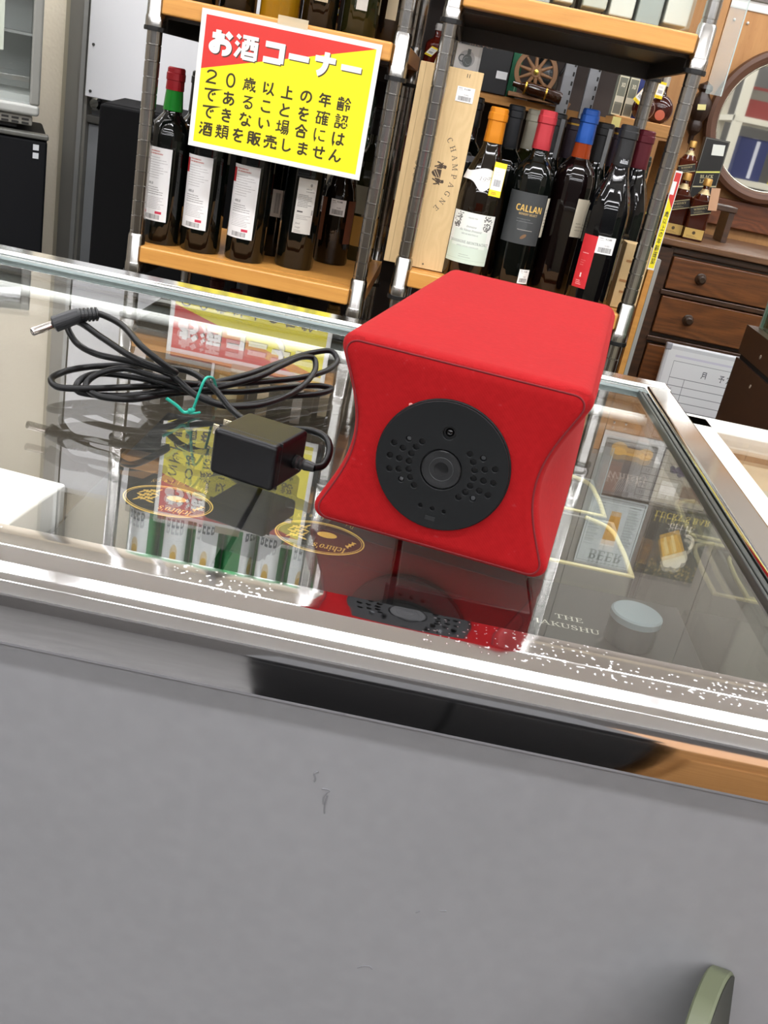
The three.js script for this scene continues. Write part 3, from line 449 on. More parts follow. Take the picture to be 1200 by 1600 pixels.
  const burgLabel = print(512, 520, (g, w, h) => {
    g.fillStyle = '#e9eae2'; g.fillRect(0, 0, w, h); g.fillStyle = '#cfdccb'; g.beginPath(); g.arc(256, 560, 330, Math.PI, 0); g.fill(); g.fillStyle = '#dfe6da'; g.fillRect(60, 180, 392, 170);
    for (const q of [0, 1]) { g.save(); g.translate(q ? 430 : 82, 70); for (let i = 0; i < 60; i++) { g.fillStyle = ['#5d5a56', '#8b8781', '#3f3d3a'][i % 3]; g.beginPath(); g.arc((hash(i, q, 3) - 0.5) * 120 * (1 - hash(i, q, 4) * 0.4), hash(i, q, 4) * 150 - 55, 7, 0, 7); g.fill(); } g.restore(); }
    g.fillStyle = '#6a6f68'; g.textAlign = 'center'; g.font = '18px serif'; g.fillText('GRAND VIN', 256, 60); g.font = 'italic 26px serif'; g.fillText('Domaine', 256, 150); g.font = 'italic 30px serif'; g.fillText('du Vieux Pressoir', 256, 190); g.font = '20px serif'; g.fillText('MIS EN BOUTEILLE', 256, 226);
    g.font = '38px serif'; g.fillStyle = '#5d655c'; g.fillText('CHASSAGNE-MONTRACHET', 256, 316, 470); g.font = '19px serif'; g.fillStyle = '#8b9488'; g.fillText('APPELLATION CONTROLEE', 256, 352); textLines(g, 180, 430, 160, 2, 22, '#98a294', 5, 3); g.strokeStyle = '#a9b4a4'; g.strokeRect(6, 480, 500, 1);
  });
  const vintage = print(400, 200, (g, w, h) => { g.fillStyle = '#e4e2dd'; g.fillRect(0, 0, w, h); g.fillStyle = '#8f8b85'; g.font = 'italic 56px serif'; g.textAlign = 'center'; g.fillText('1999', 250, 116); });
  const t = bottle({ label: 'burgundy bottle with an orange capsule, white-green label and yellow price tag', x: 0.0535, y: LR, z: -1.815, shape: 'burgundy', cap: foil(0xd9861a, 0.35, 0.25), capLen: 0.056, glass: M(0x140d06, 0.04, 0, { ior: 1.52 }), labels: [{ y0: 0.028, y1: 0.115, a: -0.14, span: 1.95, mat: printed(burgLabel, 0.55) }], tags: [{ w: 0.021, h: 0.056, pos: [0.021, 0.176, 0.037], tilt: -0.1, turn: 0.15, roll: -0.03, mat: yellowCard, tex: tagTex }] });
  { // vintage collar following the sloping shoulder, with a drooping point in front
    const g = new THREE.BufferGeometry(), pos = [], uv = [], idx = [], N = 28;
    const R = (y) => 0.0375 + (0.031 - 0.0375) * (y - 0.168) / 0.02;
    for (let i = 0; i <= N; i++) { const a = -1.35 + 2.2 * i / N, dip = Math.exp(-Math.pow((a + 0.05) / 0.34, 2)), y1 = 0.186 - 0.006 * dip * 0 + 0.004 * Math.cos(a * 3), y0 = 0.168 - 0.016 * dip;
      for (const [y, v] of [[y0, 0], [(y0 + y1) / 2, 0.5], [y1, 1]]) { const r = (y < 0.168 ? 0.0375 + (0.0415 - 0.0375) * (0.168 - y) / 0.023 : R(y)) + 0.0012; pos.push(Math.sin(a) * r, y, Math.cos(a) * r); uv.push(i / N, v); } }
    for (let i = 0; i < N; i++) for (const k of [0, 1]) { const p = i * 3 + k; idx.push(p, p + 3, p + 1, p + 1, p + 3, p + 4); }
    g.setAttribute('position', new THREE.Float32BufferAttribute(pos, 3)); g.setAttribute('uv', new THREE.Float32BufferAttribute(uv, 2)); g.setIndex(idx); g.computeVertexNormals();
    part(t, 'vintage_collar', g, printed(vintage, 0.6, { side: THREE.DoubleSide }));
  }
  const calLabel = print(512, 520, (g, w, h) => {
    g.fillStyle = '#3b3d3d'; g.fillRect(0, 0, w, h); g.fillStyle = '#454747'; g.beginPath(); g.arc(256, 330, 62, 0, 7); g.fill();
    g.textAlign = 'center'; g.font = 'bold 92px sans-serif'; g.fillStyle = '#d9b15a'; g.fillText('CALLAN', 300, 190, 330); g.font = 'bold 30px sans-serif'; g.fillStyle = '#bfa066'; g.fillText('WINERY SELECT', 300, 226, 300); textLines(g, 180, 264, 240, 2, 26, '#7d7f7e', 5, 3); g.fillStyle = '#a9a49a'; g.fillRect(210, 372, 180, 5); g.fillStyle = '#7a5a3c'; g.beginPath(); g.ellipse(300, 440, 40, 18, -0.6, 0, 7); g.fill();
  });
  bottle({ label: 'bordeaux bottle with a red capsule and dark grey label lettered in gold', x: 0.137, y: LR, z: -1.818, cap: foil(0xb5323a, 0.42, 0.25), capLen: 0.062, glass: darkGlass, labels: [{ y0: 0.079, y1: 0.166, a: -0.1, span: 2.1, mat: printed(calLabel, 0.6) }, { y0: 0.012, y1: 0.037, a: 0.62, span: 0.62, mat: printed(priceTex, 0.55), name: 'price_sticker' }, { y0: 0.095, y1: 0.162, a: 1.32, span: 0.62, mat: printed(print(120, 200, (g, w, h) => { g.fillStyle = '#d9d2bc'; g.fillRect(0, 0, w, h); textLines(g, 20, 60, 80, 6, 16, '#948d7a', 6, 3); }), 0.6), label: 'cream back label' }] });
  const roseNeck = M(0xa8431c, 0.05, 0, { transmission: 0.35, thickness: 0 });
  bottle({ label: 'bottle with bright blue capsule and amber neck, cream label on its right', x: 0.2105, y: LR, z: -1.85, scale: [1, 1.055, 1], cap: foil(0x1c4f9e, 0.4, 0.25), capLen: 0.052, neckGlass: roseNeck, glass: M(0x0d0606, 0.04, 0, { ior: 1.52 }), labels: [{ y0: 0.10, y1: 0.162, a: 0.75, span: 0.85, mat: printed(print(140, 160, (g, w, h) => { g.fillStyle = '#d5cab2'; g.fillRect(0, 0, w, h); textLines(g, 30, 100, 80, 3, 14, '#a89d86', 5, 3); }), 0.6) }] });
  const redStrip = print(160, 420, (g, w, h) => { g.fillStyle = '#c8232a'; g.fillRect(0, 0, w, h); textLines(g, 40, 140, 90, 1, 10, '#e8b0ac', 6, 3); textLines(g, 40, 200, 60, 3, 18, '#d8706c', 5, 5); g.fillStyle = '#efd9d2'; g.fillRect(70, 300, 16, 34); textLines(g, 40, 360, 70, 3, 14, '#e8b0ac', 6, 7); });
  const tal = bottle({ label: 'front black tapered bottle with a red side label and white barcode sticker', x: 0.2735, y: LR, z: -1.788, shape: 'tapered', cap: foil(0x1b1b1c, 0.5, 0.1), capLen: 0.062, glass: M(0x050608, 0.03, 0, { ior: 1.52 }), labels: [{ y0: 0.03, y1: 0.121, a: -0.62, span: 0.72, mat: printed(redStrip, 0.5), label: 'red side label' }, { y0: 0.094, y1: 0.123, a: 0.17, span: 0.86, mat: printed(priceTex, 0.5), name: 'price_sticker' }, { y0: 0.238, y1: 0.252, a: 0.05, span: 2.2, r: 0.0162, mat: printed(print(256, 64, (g, w, h) => { g.fillStyle = '#17181a'; g.fillRect(0, 0, w, h); g.fillStyle = '#d7dade'; g.font = 'bold 44px serif'; g.textAlign = 'center'; g.fillText('alini', 140, 44); }), 0.4), label: 'lettered neck band' }] });
  bottle({ label: 'glossy black tapered bottle behind and right of the front one, a bare dark body', x: 0.327, y: LR, z: -1.93, shape: 'tapered', cap: foil(0x5a1220, 0.4), capLen: 0.066, glass: M(0x060608, 0.03, 0, { ior: 1.52 }) });
  // second and third rows of the same board
  bottle({ label: 'dark bottle with grey band, between the champagne box and the burgundy', x: 0.0115, y: LR, z: -1.942, cap: foil(0x1a1a1c), labels: [{ y0: 0.19, y1: 0.2, r: 0.036, a: 0, span: 3, mat: M(0x77777c, 0.5), label: 'grey band' }] });
  bottle({ label: 'dark bottle with white neck ring, behind the burgundy and red capsule', x: 0.0875, y: LR, z: -1.935, cap: foil(0x23262a, 0.45), capLen: 0.075, ring: { y: 0.22, mat: M(0xa9aa98, 0.5) } });
  bottle({ label: 'bottle with a long off-white capsule, just left of the red capsule', x: 0.1275, y: LR, z: -2.01, cap: foil(0xb9b4a0, 0.5, 0.1), capLen: 0.07, glass: oliveGlass });
  for (const [x, z, lab] of [[0.164, -1.93, 'black bottle with a silver tear strip, between the red and the blue capsules'], [0.2515, -1.932, 'black bottle with silver strip, between the blue capsule and front black bottle']]) {
    const q = bottle({ label: lab, x, y: LR, z, shape: 'rhone', cap: foil(0x151515, 0.5, 0.1), capLen: 0.075 });
    part(q, 'silver_strip', at(box(0.008, 0.075, 0.001), 0.008, 0.255, 0.0155, 0.02, 0.4), M(0x8e9194, 0.35, 0.6));
  }
  for (const [x, z, lab] of [[0.2055, -2.01, 'bottle with a dark purple capsule and gold ring, left behind the blue capsule'], [0.305, -2.09, 'bottle with a dark purple capsule and gold ring, behind the front black bottle']])
    bottle({ label: lab, x, y: LR, z, cap: foil(0x2a1c28, 0.5, 0.1), capLen: 0.072, ring: { y: 0.287, mat: gold } });
  bottle({ label: 'green glass bottle with a yellow and white label, beside the right post', x: 0.3475, y: LR, z: -2.008, shape: 'tapered', scale: [0.9, 0.86, 0.9], cap: foil(0x14221a, 0.4), capLen: 0.045, glass: greenGlass, labels: [{ y0: 0.15, y1: 0.19, r: 0.036, a: 0.1, span: 2.2, mat: M(0xd9d35a, 0.6), label: 'yellow label' }, { y0: 0.08, y1: 0.146, a: 0.1, span: 2.2, mat: M(0xb9b8a4, 0.6), label: 'white label' }] });
  const crate = thing('wooden_block', 'small pale wooden case stencilled in brown, beside the right post', 'box', [0.349, LR, -1.842]);
  part(crate, 'case_body', rbox(0.046, 0.115, 0.05, 0.001, 0, 0.058, 0), paleWood);
  for (const [y, w] of [[0.085, 0.02], [0.05, 0.026], [0.03, 0.016]]) part(crate, 'stencil_print', box(w, 0.004, 0.0006, -0.006, y, 0.0254), M(0xa97a4c, 0.7));
  const plate = thing('white_plate', 'white disc-shaped label plate leaning between the black bottle and the pale case', 'plate', [0.3385, LR + 0.0725, -1.876], 0.0); plate.scale.x = 0.45;
  part(plate, 'disc', at(lathe([[0, 0], [0.04, 0], [0.0425, 0.0015], [0.0425, 0.003], [0, 0.003]], 48), 0, 0, 0, Math.PI / 2), M(0xe2e1de, 0.35));
  // bottles below, in the gap under the board
  for (const [x, z, c, lab] of [[-0.018, -1.85, 0x9a7a3a, 'gold capsule bottle under the right shelf board, beside the red speaker top'], [0.065, -1.87, 0x231a18, 'dark capsule bottle under the right shelf board, partly hidden by the red speaker']]) bottle({ label: lab, x, y: BT, z, cap: foil(c), scale: [1, 1.2, 1] });
}
// --- right unit, upper board: clear plastic boxes full of pale things
for (const [x, w, lab] of [[0.06, 0.15, 'left clear plastic box of pale packets on the upper right board'], [0.235, 0.18, 'right clear plastic box of pale packets on the upper right board, shiny wrapped']]) {
  const t = thing('clear_plastic_box', lab, 'box', [x, UR, -1.86]);
  part(t, 'plastic_shell', rbox(w, 0.14, 0.13, 0.004, 0, 0.0705, 0), M(0xf2f6f4, 0.08, 0, { transmission: 1, thickness: 0 }));
  for (let i = 0; i < 4; i++) part(t, 'pale_packet', rbox(w / 4 - 0.006, 0.09 + 0.02 * hash(i, 3, 7), 0.1, 0.003, -w / 2 + (i + 0.5) * w / 4, 0.058, 0), M([0xc9cbbf, 0xdedfd6, 0xa9b0ac, 0xe5e4da][i], 0.45));
}

// ------------------------------------------------------------------ the glass counter
const GLASS = 0.95;
{
  const c = thing('display_counter', 'glass-topped shop counter with a chrome front edge and a grey front panel', 'counter', [0, 0, 0]);
  const xl = -1.0, xr = 0.228;
  // chrome front moulding, drawn as a cross section (z, y) and extruded along the counter
  const prof = [[-0.3985, 0.9537], [-0.3885, 0.9537], [-0.3878, 0.9542]];
  for (let i = 1; i <= 22; i++) { const a = Math.PI / 2 * i / 22; prof.push([-0.3878 + 0.0328 * Math.sin(a), 0.9425 + 0.0117 * Math.cos(a)]); }
  prof.push([-0.3550, 0.9205], [-0.3562, 0.9185], [-0.3600, 0.9185], [-0.3640, 0.9400], [-0.3985, 0.9400]);
  const sh = new THREE.Shape(prof.map((p) => new THREE.Vector2(...p)));
  const tg = toCreasedNormals(new THREE.ExtrudeGeometry(sh, { depth: 1.2535, bevelEnabled: false, curveSegments: 4 }), 0.5);
  tg.rotateY(-Math.PI / 2); tg.translate(0.2535, 0, 0); boxUV(tg, 1, 1);
  part(c, 'chrome_moulding', tg, chrome, 'rounded chrome front edge');
  const panelTex = dataTex(512, 512, (u, v) => { const n = vnoise(u * 180, v * 180, 91, 180, 180) * 5 + vnoise(u * 14, v * 14, 92, 14, 14) * 4; return [130 + n, 130 + n, 132 + n]; });
  const panel = part(c, 'front_panel', box(1.2535, 0.86, 0.016, -0.37325, 0.488, -0.3705), M(0xffffff, 0.5, 0, { map: panelTex }), 'plain grey panel');
  // scuff marks on the panel: thin flakes of dark rubber
  const mark = M(0x77777a, 0.8);
  const rubs = [[[-0.0050, 0.8815], [-0.0068, 0.8800], [-0.0058, 0.8775], [-0.0060, 0.8755]], [[-0.002, 0.8725], [0.0005, 0.8728], [0.0018, 0.8722], [0.0004, 0.8708]], [[0.0008, 0.8712], [-0.0004, 0.868], [0.0002, 0.864]], [[0.0012, 0.8695], [0.0010, 0.8625], [0.0016, 0.859]], [[0.0335, 0.7692], [0.0365, 0.7712], [0.0394, 0.7716], [0.041, 0.7702]], [[0.0545, 0.8118], [0.0562, 0.8134]], [[0.0655, 0.8160], [0.0685, 0.8166]]];
  for (const r of rubs) part(panel, 'scuff_mark', tube(r.map(([x, y]) => [x, y, -0.36245]), 0.0004, 12, 5), mark);
  part(c, 'base', box(1.24, 0.06, 0.56, -0.385, 0.03, -0.66), M(0x2c2a28, 0.6));
  part(c, 'glass_top', box(xr - xl, 0.008, 0.574, (xl + xr) / 2, GLASS - 0.004, -0.6858), paneGlass, 'clear glass sheet');
  part(c, 'back_rail', rbox(1.25, 0.022, 0.028, 0.004, -0.3725, 0.9465, -0.962, 3), chromeSmooth, 'chrome back rail');
  part(c, 'back_rail', rbox(1.23, 0.009, 0.012, 0.003, -0.385, 0.9495, -0.941, 3), M(0x6d7674, 0.25, 0.8), 'dark seal strip');
  for (const [y, z, r] of [[0.9385, -0.893, 0.0032], [0.9375, -0.884, 0.004]]) part(c, 'inner_rail', at(cyl(r, 1.22, 0, 0, 0, 16), -0.39, y, z, 0, 0, Math.PI / 2), M(0xf7f7f3, 0.2), 'slim rail with lamp glints painted in as white');  // white colour stands in for ceiling lamps mirrored in chrome rods
  part(c, 'side_rail', rbox(0.026, 0.012, 0.59, 0.0035, 0.2385, 0.9505, -0.676, 3), chromeSmooth, 'chrome side rail');
  for (const [x, w] of [[0.2225, 0.004], [0.2185, 0.0025]]) part(c, 'side_seal', rbox(w, 0.008, 0.575, 0.001, x, 0.9492, -0.682), M(0x3a403e, 0.3, 0.3));
  part(c, 'back_panel', box(1.23, 0.87, 0.012, -0.385, 0.497, -0.965), M(0x6a6154, 0.6));
  part(c, 'case_floor', box(1.216, 0.014, 0.575, -0.386, 0.703, -0.67), M(0x4f463a, 0.65), 'dark brown case floor');
  part(c, 'side_panel', box(0.006, 0.23, 0.575, 0.2325, 0.828, -0.67), paneGlass, 'clear glass side');
  part(c, 'side_panel', box(0.02, 0.87, 0.575, -1.0, 0.497, -0.67), M(0xb9b5a8, 0.5));
  const kn = part(c, 'door_stop', at(lathe([[0, -0.005], [0.033, -0.005], [0.034, -0.004], [0.034, 0.004], [0.033, 0.005], [0, 0.005]], 48), 0, 0, 0, 0, 0, Math.PI / 2), M(0x676d55, 0.5), 'grey-green disc handle');
  kn.position.set(0.1985, 0.7905, -0.342); kn.rotation.set(0, -0.52, 0.2);
  const kf = new THREE.Mesh(at(cyl(0.0325, 0.0006, 0, 0, 0, 40), 0.0051, 0, 0, 0, 0, Math.PI / 2), M(0x2a2d24, 0.5)); kf.name = numbered('disc_face'); add(kf, kn);
}
{ // white-framed case joined on the right
  const c = thing('white_showcase', 'white-framed glass showcase joined to the right of the chrome-edged counter', 'showcase', [0, 0, 0]);
  const wf = M(0xc6c4bc, 0.4);
  part(c, 'back_frame', rbox(0.907, 0.02, 0.04, 0.003, 0.709, 0.931, -0.918), wf);
  part(c, 'side_frame', rbox(0.026, 0.02, 0.56, 0.003, 0.2755, 0.931, -0.65), wf);
  part(c, 'frame_gap', box(0.006, 0.014, 0.53, 0.2585, 0.928, -0.632), M(0x55524c, 0.4, 0.5));
  part(c, 'glass_top', box(0.88, 0.006, 0.55, 0.722, 0.936, -0.635), paneGlass);
  part(c, 'case_back', box(0.88, 0.86, 0.012, 0.722, 0.48, -0.915), M(0xd9d2bc, 0.6));
  part(c, 'case_floor', box(0.88, 0.014, 0.54, 0.722, 0.69, -0.64), M(0xe2dccb, 0.6));
  part(c, 'inner_ledge', box(0.86, 0.03, 0.05, 0.722, 0.86, -0.87), M(0xf0ecdc, 0.5));
  part(c, 'inner_panel', box(0.012, 0.13, 0.45, 0.46, 0.77, -0.65), M(0xd6d4cc, 0.5));
  part(c, 'side_wall', box(0.005, 0.23, 0.53, 0.2615, 0.81, -0.65), paneGlass);
  part(c, 'front_wall', box(0.88, 0.86, 0.012, 0.722, 0.48, -0.392), M(0xb5b5b2, 0.5));
}

// ------------------------------------------------------------------ things lying under the glass
{
  const emblem = (w) => print(512, 512, (g) => {
    g.fillStyle = '#1f1e1d'; g.fillRect(0, 0, 512, 512);
    g.save(); g.translate(256, 256); g.rotate(Math.PI);
    g.strokeStyle = '#d9b457'; g.lineWidth = 5; g.beginPath(); g.ellipse(0, 0, 158, 66, 0, 0, 7); g.stroke(); g.lineWidth = 2.5; g.beginPath(); g.ellipse(0, 0, 150, 60, 0, 0, 7); g.stroke();
    g.fillStyle = '#d4ae52'; g.font = 'italic bold 30px serif'; g.textAlign = 'center'; g.fillText("Ichiro's", -44, -26);
    g.beginPath(); g.ellipse(-22, 16, 36, 13, 0, 0, 7); g.fill();
    for (let i = 0; i < 16; i++) { g.save(); g.translate(58 + (i % 5) * 11, 36 - i * 3.6); g.rotate(-0.3 + (i % 2 ? 0.5 : -0.4)); g.beginPath(); g.ellipse(0, 0, 17, 3.5, 0, 0, 7); g.fill(); g.restore(); }
    for (let i = 0; i < 8; i++) { g.save(); g.translate(-122 + i * 3, 4 - i * 3); g.rotate(i); g.beginPath(); g.ellipse(0, 0, 9, 3, 0, 0, 7); g.fill(); g.restore(); }
    g.font = '22px serif'; const str = 'Distillery'; [...str].forEach((ch, i) => { const a = -0.62 + 1.24 * i / 9; g.save(); g.translate(Math.sin(-a) * -170, Math.cos(a) * 96 - 4); g.rotate(-a * 0.5); g.fillText(ch, 0, 10); g.restore(); });
    g.restore();
  });
  const emb = printed(emblem(), 0.4), blackCard = M(0x1f1e1d, 0.42);
  const boxAt = (label, x0, x1, logo) => {
    const t = thing('whisky_gift_box', label, 'box', [(x0 + x1) / 2, 0.711, -0.72], 0, logo ? 'black boxes with gold ovals' : undefined), w = x1 - x0;
    part(t, 'lower_box', rbox(w - 0.003, 0.09, 0.247, 0.0015, 0, 0.0455, 0), blackCard);
    const lid = part(t, 'box_lid', rbox(w, 0.064, 0.25, 0.0015, 0, 0.122, 0), blackCard);
    if (logo) { const f = new THREE.Mesh(at(plane(w - 0.006, 0.2), 0, 0.1543, logo - (-0.72), -Math.PI / 2), emb); f.name = numbered('printed_emblem'); add(f, lid); }
    return t;
  };
  boxAt('black gift box with gold oval crest under the glass, below the cord coil', -0.213, -0.101, -0.653);
  boxAt('black gift box with gold oval crest under the glass, beside the red speaker', -0.098, 0.014, -0.645);
  boxAt('plain black gift box under the glass, directly below the red speaker', 0.018, 0.112, 0);
  const haku = print(512, 512, (g) => { g.fillStyle = '#2e332f'; g.fillRect(0, 0, 512, 512); g.fillStyle = '#d3d4c2'; g.font = '46px serif'; g.textAlign = 'left'; g.fillText('THE', 64, 300); g.fillText('HAKUSHU', -24, 366); g.fillStyle = '#7d8074'; g.fillRect(300, 392, 0, 0); });
  const hb = thing('lettered_box', 'dark box lettered in pale serif capitals under the glass, right of the speaker', 'box', [0.1705, 0.711, -0.606]);
  part(hb, 'box_body', rbox(0.114, 0.152, 0.1, 0.0015, 0, 0.0765, 0), M(0x2e332f, 0.45));
  const hf = part(hb, 'printed_top', at(plane(0.11, 0.096), 0, 0.1534, 0, -Math.PI / 2), printed(haku, 0.45));
  const can = thing('round_canister', 'round dark canister with blue-grey lid by the lettered box, under the glass', 'canister', [0.1775, 0.8655, -0.583]);
  part(can, 'canister_wall', lathe([[0, 0], [0.016, 0], [0.0165, 0.002], [0.0165, 0.018], [0.0155, 0.019]], 40), M(0x343a39, 0.4));
  part(can, 'canister_lid', lathe([[0, 0.0225], [0.016, 0.0225], [0.0172, 0.0215], [0.0172, 0.0175], [0.0165, 0.017]], 40), M(0x7d8f93, 0.45));
  // open presentation boxes with cream edges
  const openBox = (label, x0, x1, z0, z1, y, left) => {
    const t = thing('presentation_box', label, 'box', [(x0 + x1) / 2, 0.711, (z0 + z1) / 2], 0, 'cream-edged boxes under the glass'), w = x1 - x0, d = z1 - z0, h = y - 0.711, e = 0.0042, grey = M(0x8b8c84, 0.5);
    part(t, 'box_wall', rbox(w, h, 0.004, 0.001, 0, h / 2 + 0.0005, d / 2 - 0.002), grey); part(t, 'box_wall', rbox(w, h, 0.004, 0.001, 0, h / 2 + 0.0005, -d / 2 + 0.002), grey);
    part(t, 'box_wall', rbox(0.004, h, d, 0.001, (left ? -1 : 1) * (w / 2 - 0.002), h / 2 + 0.0005, 0), grey);
    part(t, 'inner_tray', box(w - 0.008, 0.004, d - 0.008, 0, h * 0.62, 0), M(0x9a9a90, 0.5));
    const s = left ? -1 : 1;
    part(t, 'cream_edge', rbox(w, 0.002, e, 0.0008, 0, h + 0.001, d / 2 - 0.002), cream);
    part(t, 'cream_edge', tube([[s * (w / 2 - 0.002), h + 0.001, d / 2 - 0.002], [s * (w / 2 - 0.0025), h + 0.001, 0], [s * (w / 2 - 0.008), h + 0.001, -d * 0.34], [s * (w / 2 - 0.026), h + 0.001, -d / 2 + 0.004]], 0.0021, 24, 6), cream);
    return t;
  };
  openBox('cream-edged grey box under the glass, far one right of the speaker', 0.118, 0.193, -0.905, -0.806, 0.865, false);
  openBox('cream-edged grey box under the glass, near one right of the speaker', 0.118, 0.199, -0.80, -0.688, 0.865, false);
  openBox('cream-edged grey box right of the chrome side rail, far one in the white showcase', 0.2685, 0.345, -0.905, -0.795, 0.865, true);
  openBox('cream-edged grey box right of the chrome side rail, near one in the white showcase', 0.2875, 0.36, -0.787, -0.693, 0.865, true);
  // white carton at the left end
  const wc = thing('white_carton', 'white carton under the glass at the far left, its near end in shade', 'box', [-0.295, 0.711, -0.60], -0.10);
  part(wc, 'carton_body', rbox(0.115, 0.153, 0.1, 0.0015, 0, 0.077, 0), M(0xe9e8e2, 0.55));
  const lidw = part(wc, 'carton_lid', rbox(0.1185, 0.03, 0.103, 0.002, 0, 0.1395, 0), M(0xeeede8, 0.5));
  part(wc, 'dark_print', box(0.012, 0.0004, 0.003, -0.035, 0.1548, 0.0), M(0x666662, 0.6));
  const gp = thing('grey_case', 'low grey rounded case under the glass near the right front corner', 'case', [0.213, 0.711, -0.545]);
  part(gp, 'case_shell', rbox(0.03, 0.11, 0.05, 0.008, 0, 0.056, 0, 4), M(0x7d8286, 0.4));
}

// ------------------------------------------------------------------ the red fabric speaker
{
  const s = thing('fabric_speaker', 'red fabric-covered speaker with pinched sides and a round black front plate', 'speaker', [0.0245, GLASS, -0.4715], THREE.MathUtils.degToRad(-10));
  const W = 0.134, H = 0.105, D = 0.293, RC = 0.0105, RE = 0.0085;
  const fab = dataTex(256, 256, (u, v) => { const a = Math.sin(u * 256 * Math.PI / 2) * Math.sin(v * 256 * Math.PI / 2), n = 128 + a * 60 + vnoise(u * 60, v * 60, 101, 60, 60) * 60; return [n, n, n]; }, false);
  fab.repeat.set(9, 9);
  const lint = dataTex(512, 512, (u, v) => { const n = vnoise(u * 200, v * 200, 103, 200, 200), m = vnoise(u * 9, v * 9, 104, 9, 9), l = n > 0.965 ? 26 : 0; return [142 + n * 7 + m * 4, 8 + l + n * 4, 13 + l + n * 4]; });
  lint.repeat.set(2.5, 2.5);
  const red = M(0xffffff, 0.85, 0, { map: lint, bumpMap: fab, bumpScale: 0.00025, specularIntensity: 0.4, sheen: 0.2, sheenColor: new THREE.Color(0xff6a66), sheenRoughness: 0.4 });
  // pinch of the two sides: strongest at mid height of the front, dying out towards the back
  const pinch = (y, d) => { const t = (y - H / 2) / (H / 2), k = Math.pow(Math.max(0, 1 - t * t), 1.7); return 0.0165 * k * (0.25 + 0.75 * Math.exp(-Math.pow(d / 0.075, 2))); };
  // rings of a rounded rectangle from the front centre, round the front edge, along the body, to the back centre
  const N = 128, ring = (hw, hh, rc) => { const out = []; for (let i = 0; i < N; i++) { const q = Math.floor(i / (N / 4)), f = (i % (N / 4)) / (N / 4); // each quarter: straight half, corner, straight half
      const cx = [1, -1, -1, 1][q] * (hw - rc), cy = [1, 1, -1, -1][q] * (hh - rc), a0 = q * Math.PI / 2; let x, y;
      if (f < 0.36) { const g = f / 0.36; if (q === 0) { x = hw; y = g * (hh - rc); } else if (q === 1) { x = -g * (hw - rc); y = hh; } else if (q === 2) { x = -hw; y = -g * (hh - rc); } else { x = g * (hw - rc); y = -hh; } }
      else if (f < 0.64) { const a = a0 + (f - 0.36) / 0.28 * Math.PI / 2; x = cx + rc * Math.cos(a); y = cy + rc * Math.sin(a); }
      else { const g = 1 - (f - 0.64) / 0.36; if (q === 0) { x = g * (hw - rc); y = hh; } else if (q === 1) { x = -hw; y = g * (hh - rc); } else if (q === 2) { x = -g * (hw - rc); y = -hh; } else { x = hw; y = -g * (hh - rc); } }
      out.push([x, y]); } return out; };
  const stages = [];
  for (const k of [0.02, 0.3, 0.55, 0.62, 0.75, 0.9]) stages.push([k, 0]);
  for (let i = 0; i <= 8; i++) { const a = Math.PI / 2 * i / 8; stages.push([1, RE - RE * Math.sin(a), -RE + RE * Math.cos(a) - 0]); }
  const pos = [], uv = [], idx = [], rows = [];
  const pushRing = (k, inset, d) => { rows.push(pos.length / 3); ring((W / 2 - inset) * k, (H / 2 - inset) * k, Math.max(0.002, (RC - inset * 0.6) * k)).forEach(([x, y]) => { const yy = y + H / 2, px = x - x / (W / 2) * pinch(yy, d); pos.push(px, yy + 0.0006 * (1 - k), -d); uv.push(Math.atan2(y, x) / Math.PI, d * 6 + (1 - k)); }); };
  for (const k of [0.04, 0.3, 0.5, 0.7, 0.88, 1]) pushRing(k, RE, 0);
  for (let i = 1; i <= 8; i++) { const a = Math.PI / 2 * i / 8; pushRing(1, RE * (1 - Math.sin(a)), RE * (1 - Math.cos(a))); }
  for (let i = 1; i <= 26; i++) pushRing(1, 0, RE + (D - 2 * RE) * i / 27);
  for (let i = 0; i <= 8; i++) { const a = Math.PI / 2 * i / 8; pushRing(1, RE * (1 - Math.cos(a)), D - RE + RE * Math.sin(a)); }
  for (const k of [0.7, 0.3, 0.04]) pushRing(k, RE, D);
  for (let r = 0; r + 1 < rows.length; r++) for (let i = 0; i < N; i++) { const a = rows[r] + i, b = rows[r] + (i + 1) % N, c = rows[r + 1] + i, d = rows[r + 1] + (i + 1) % N; idx.push(a, c, b, b, c, d); }
  for (const [r, flip] of [[0, 0], [rows.length - 1, 1]]) { const base = rows[r], ci = pos.length / 3; pos.push(0, H / 2, r ? -D : 0); uv.push(0, 0); for (let i = 0; i < N; i++) { const a = base + i, b = base + (i + 1) % N; flip ? idx.push(ci, b, a) : idx.push(ci, a, b); } }
  // planar uv in metres by facing
  const bg = new THREE.BufferGeometry(); bg.setAttribute('position', new THREE.Float32BufferAttribute(pos, 3)); bg.setIndex(idx); bg.computeVertexNormals(); boxUV(bg);
  part(s, 'fabric_cover', bg, red);
  // stitched seam just inside the front edge
  const seamPts = ring(W / 2 - 0.0035, H / 2 - 0.0035, RC - 0.002).map(([x, y]) => { const yy = y + H / 2; return [x - x / (W / 2) * pinch(yy, 0.0015), yy, -0.0014]; });
  const backPts = ring(W / 2 - 0.0035, H / 2 - 0.0035, RC - 0.002).map(([x, y]) => { const yy = y + H / 2; return [x - x / (W / 2) * pinch(yy, D), yy, -D + 0.0029]; });
  const seamMat = M(0x6d1218, 0.9);
  part(s, 'seam', tube(seamPts, 0.00055, 300, 5, true), seamMat, 'dark red stitched seam');
  part(s, 'seam', tube(backPts, 0.00055, 300, 5, true), seamMat);
  part(s, 'fabric_loop', rbox(0.004, 0.009, 0.016, 0.0015, W / 2 - 0.0005, 0.047, -D * 0.86), M(0xc02a34, 0.85), 'small red fabric tab');
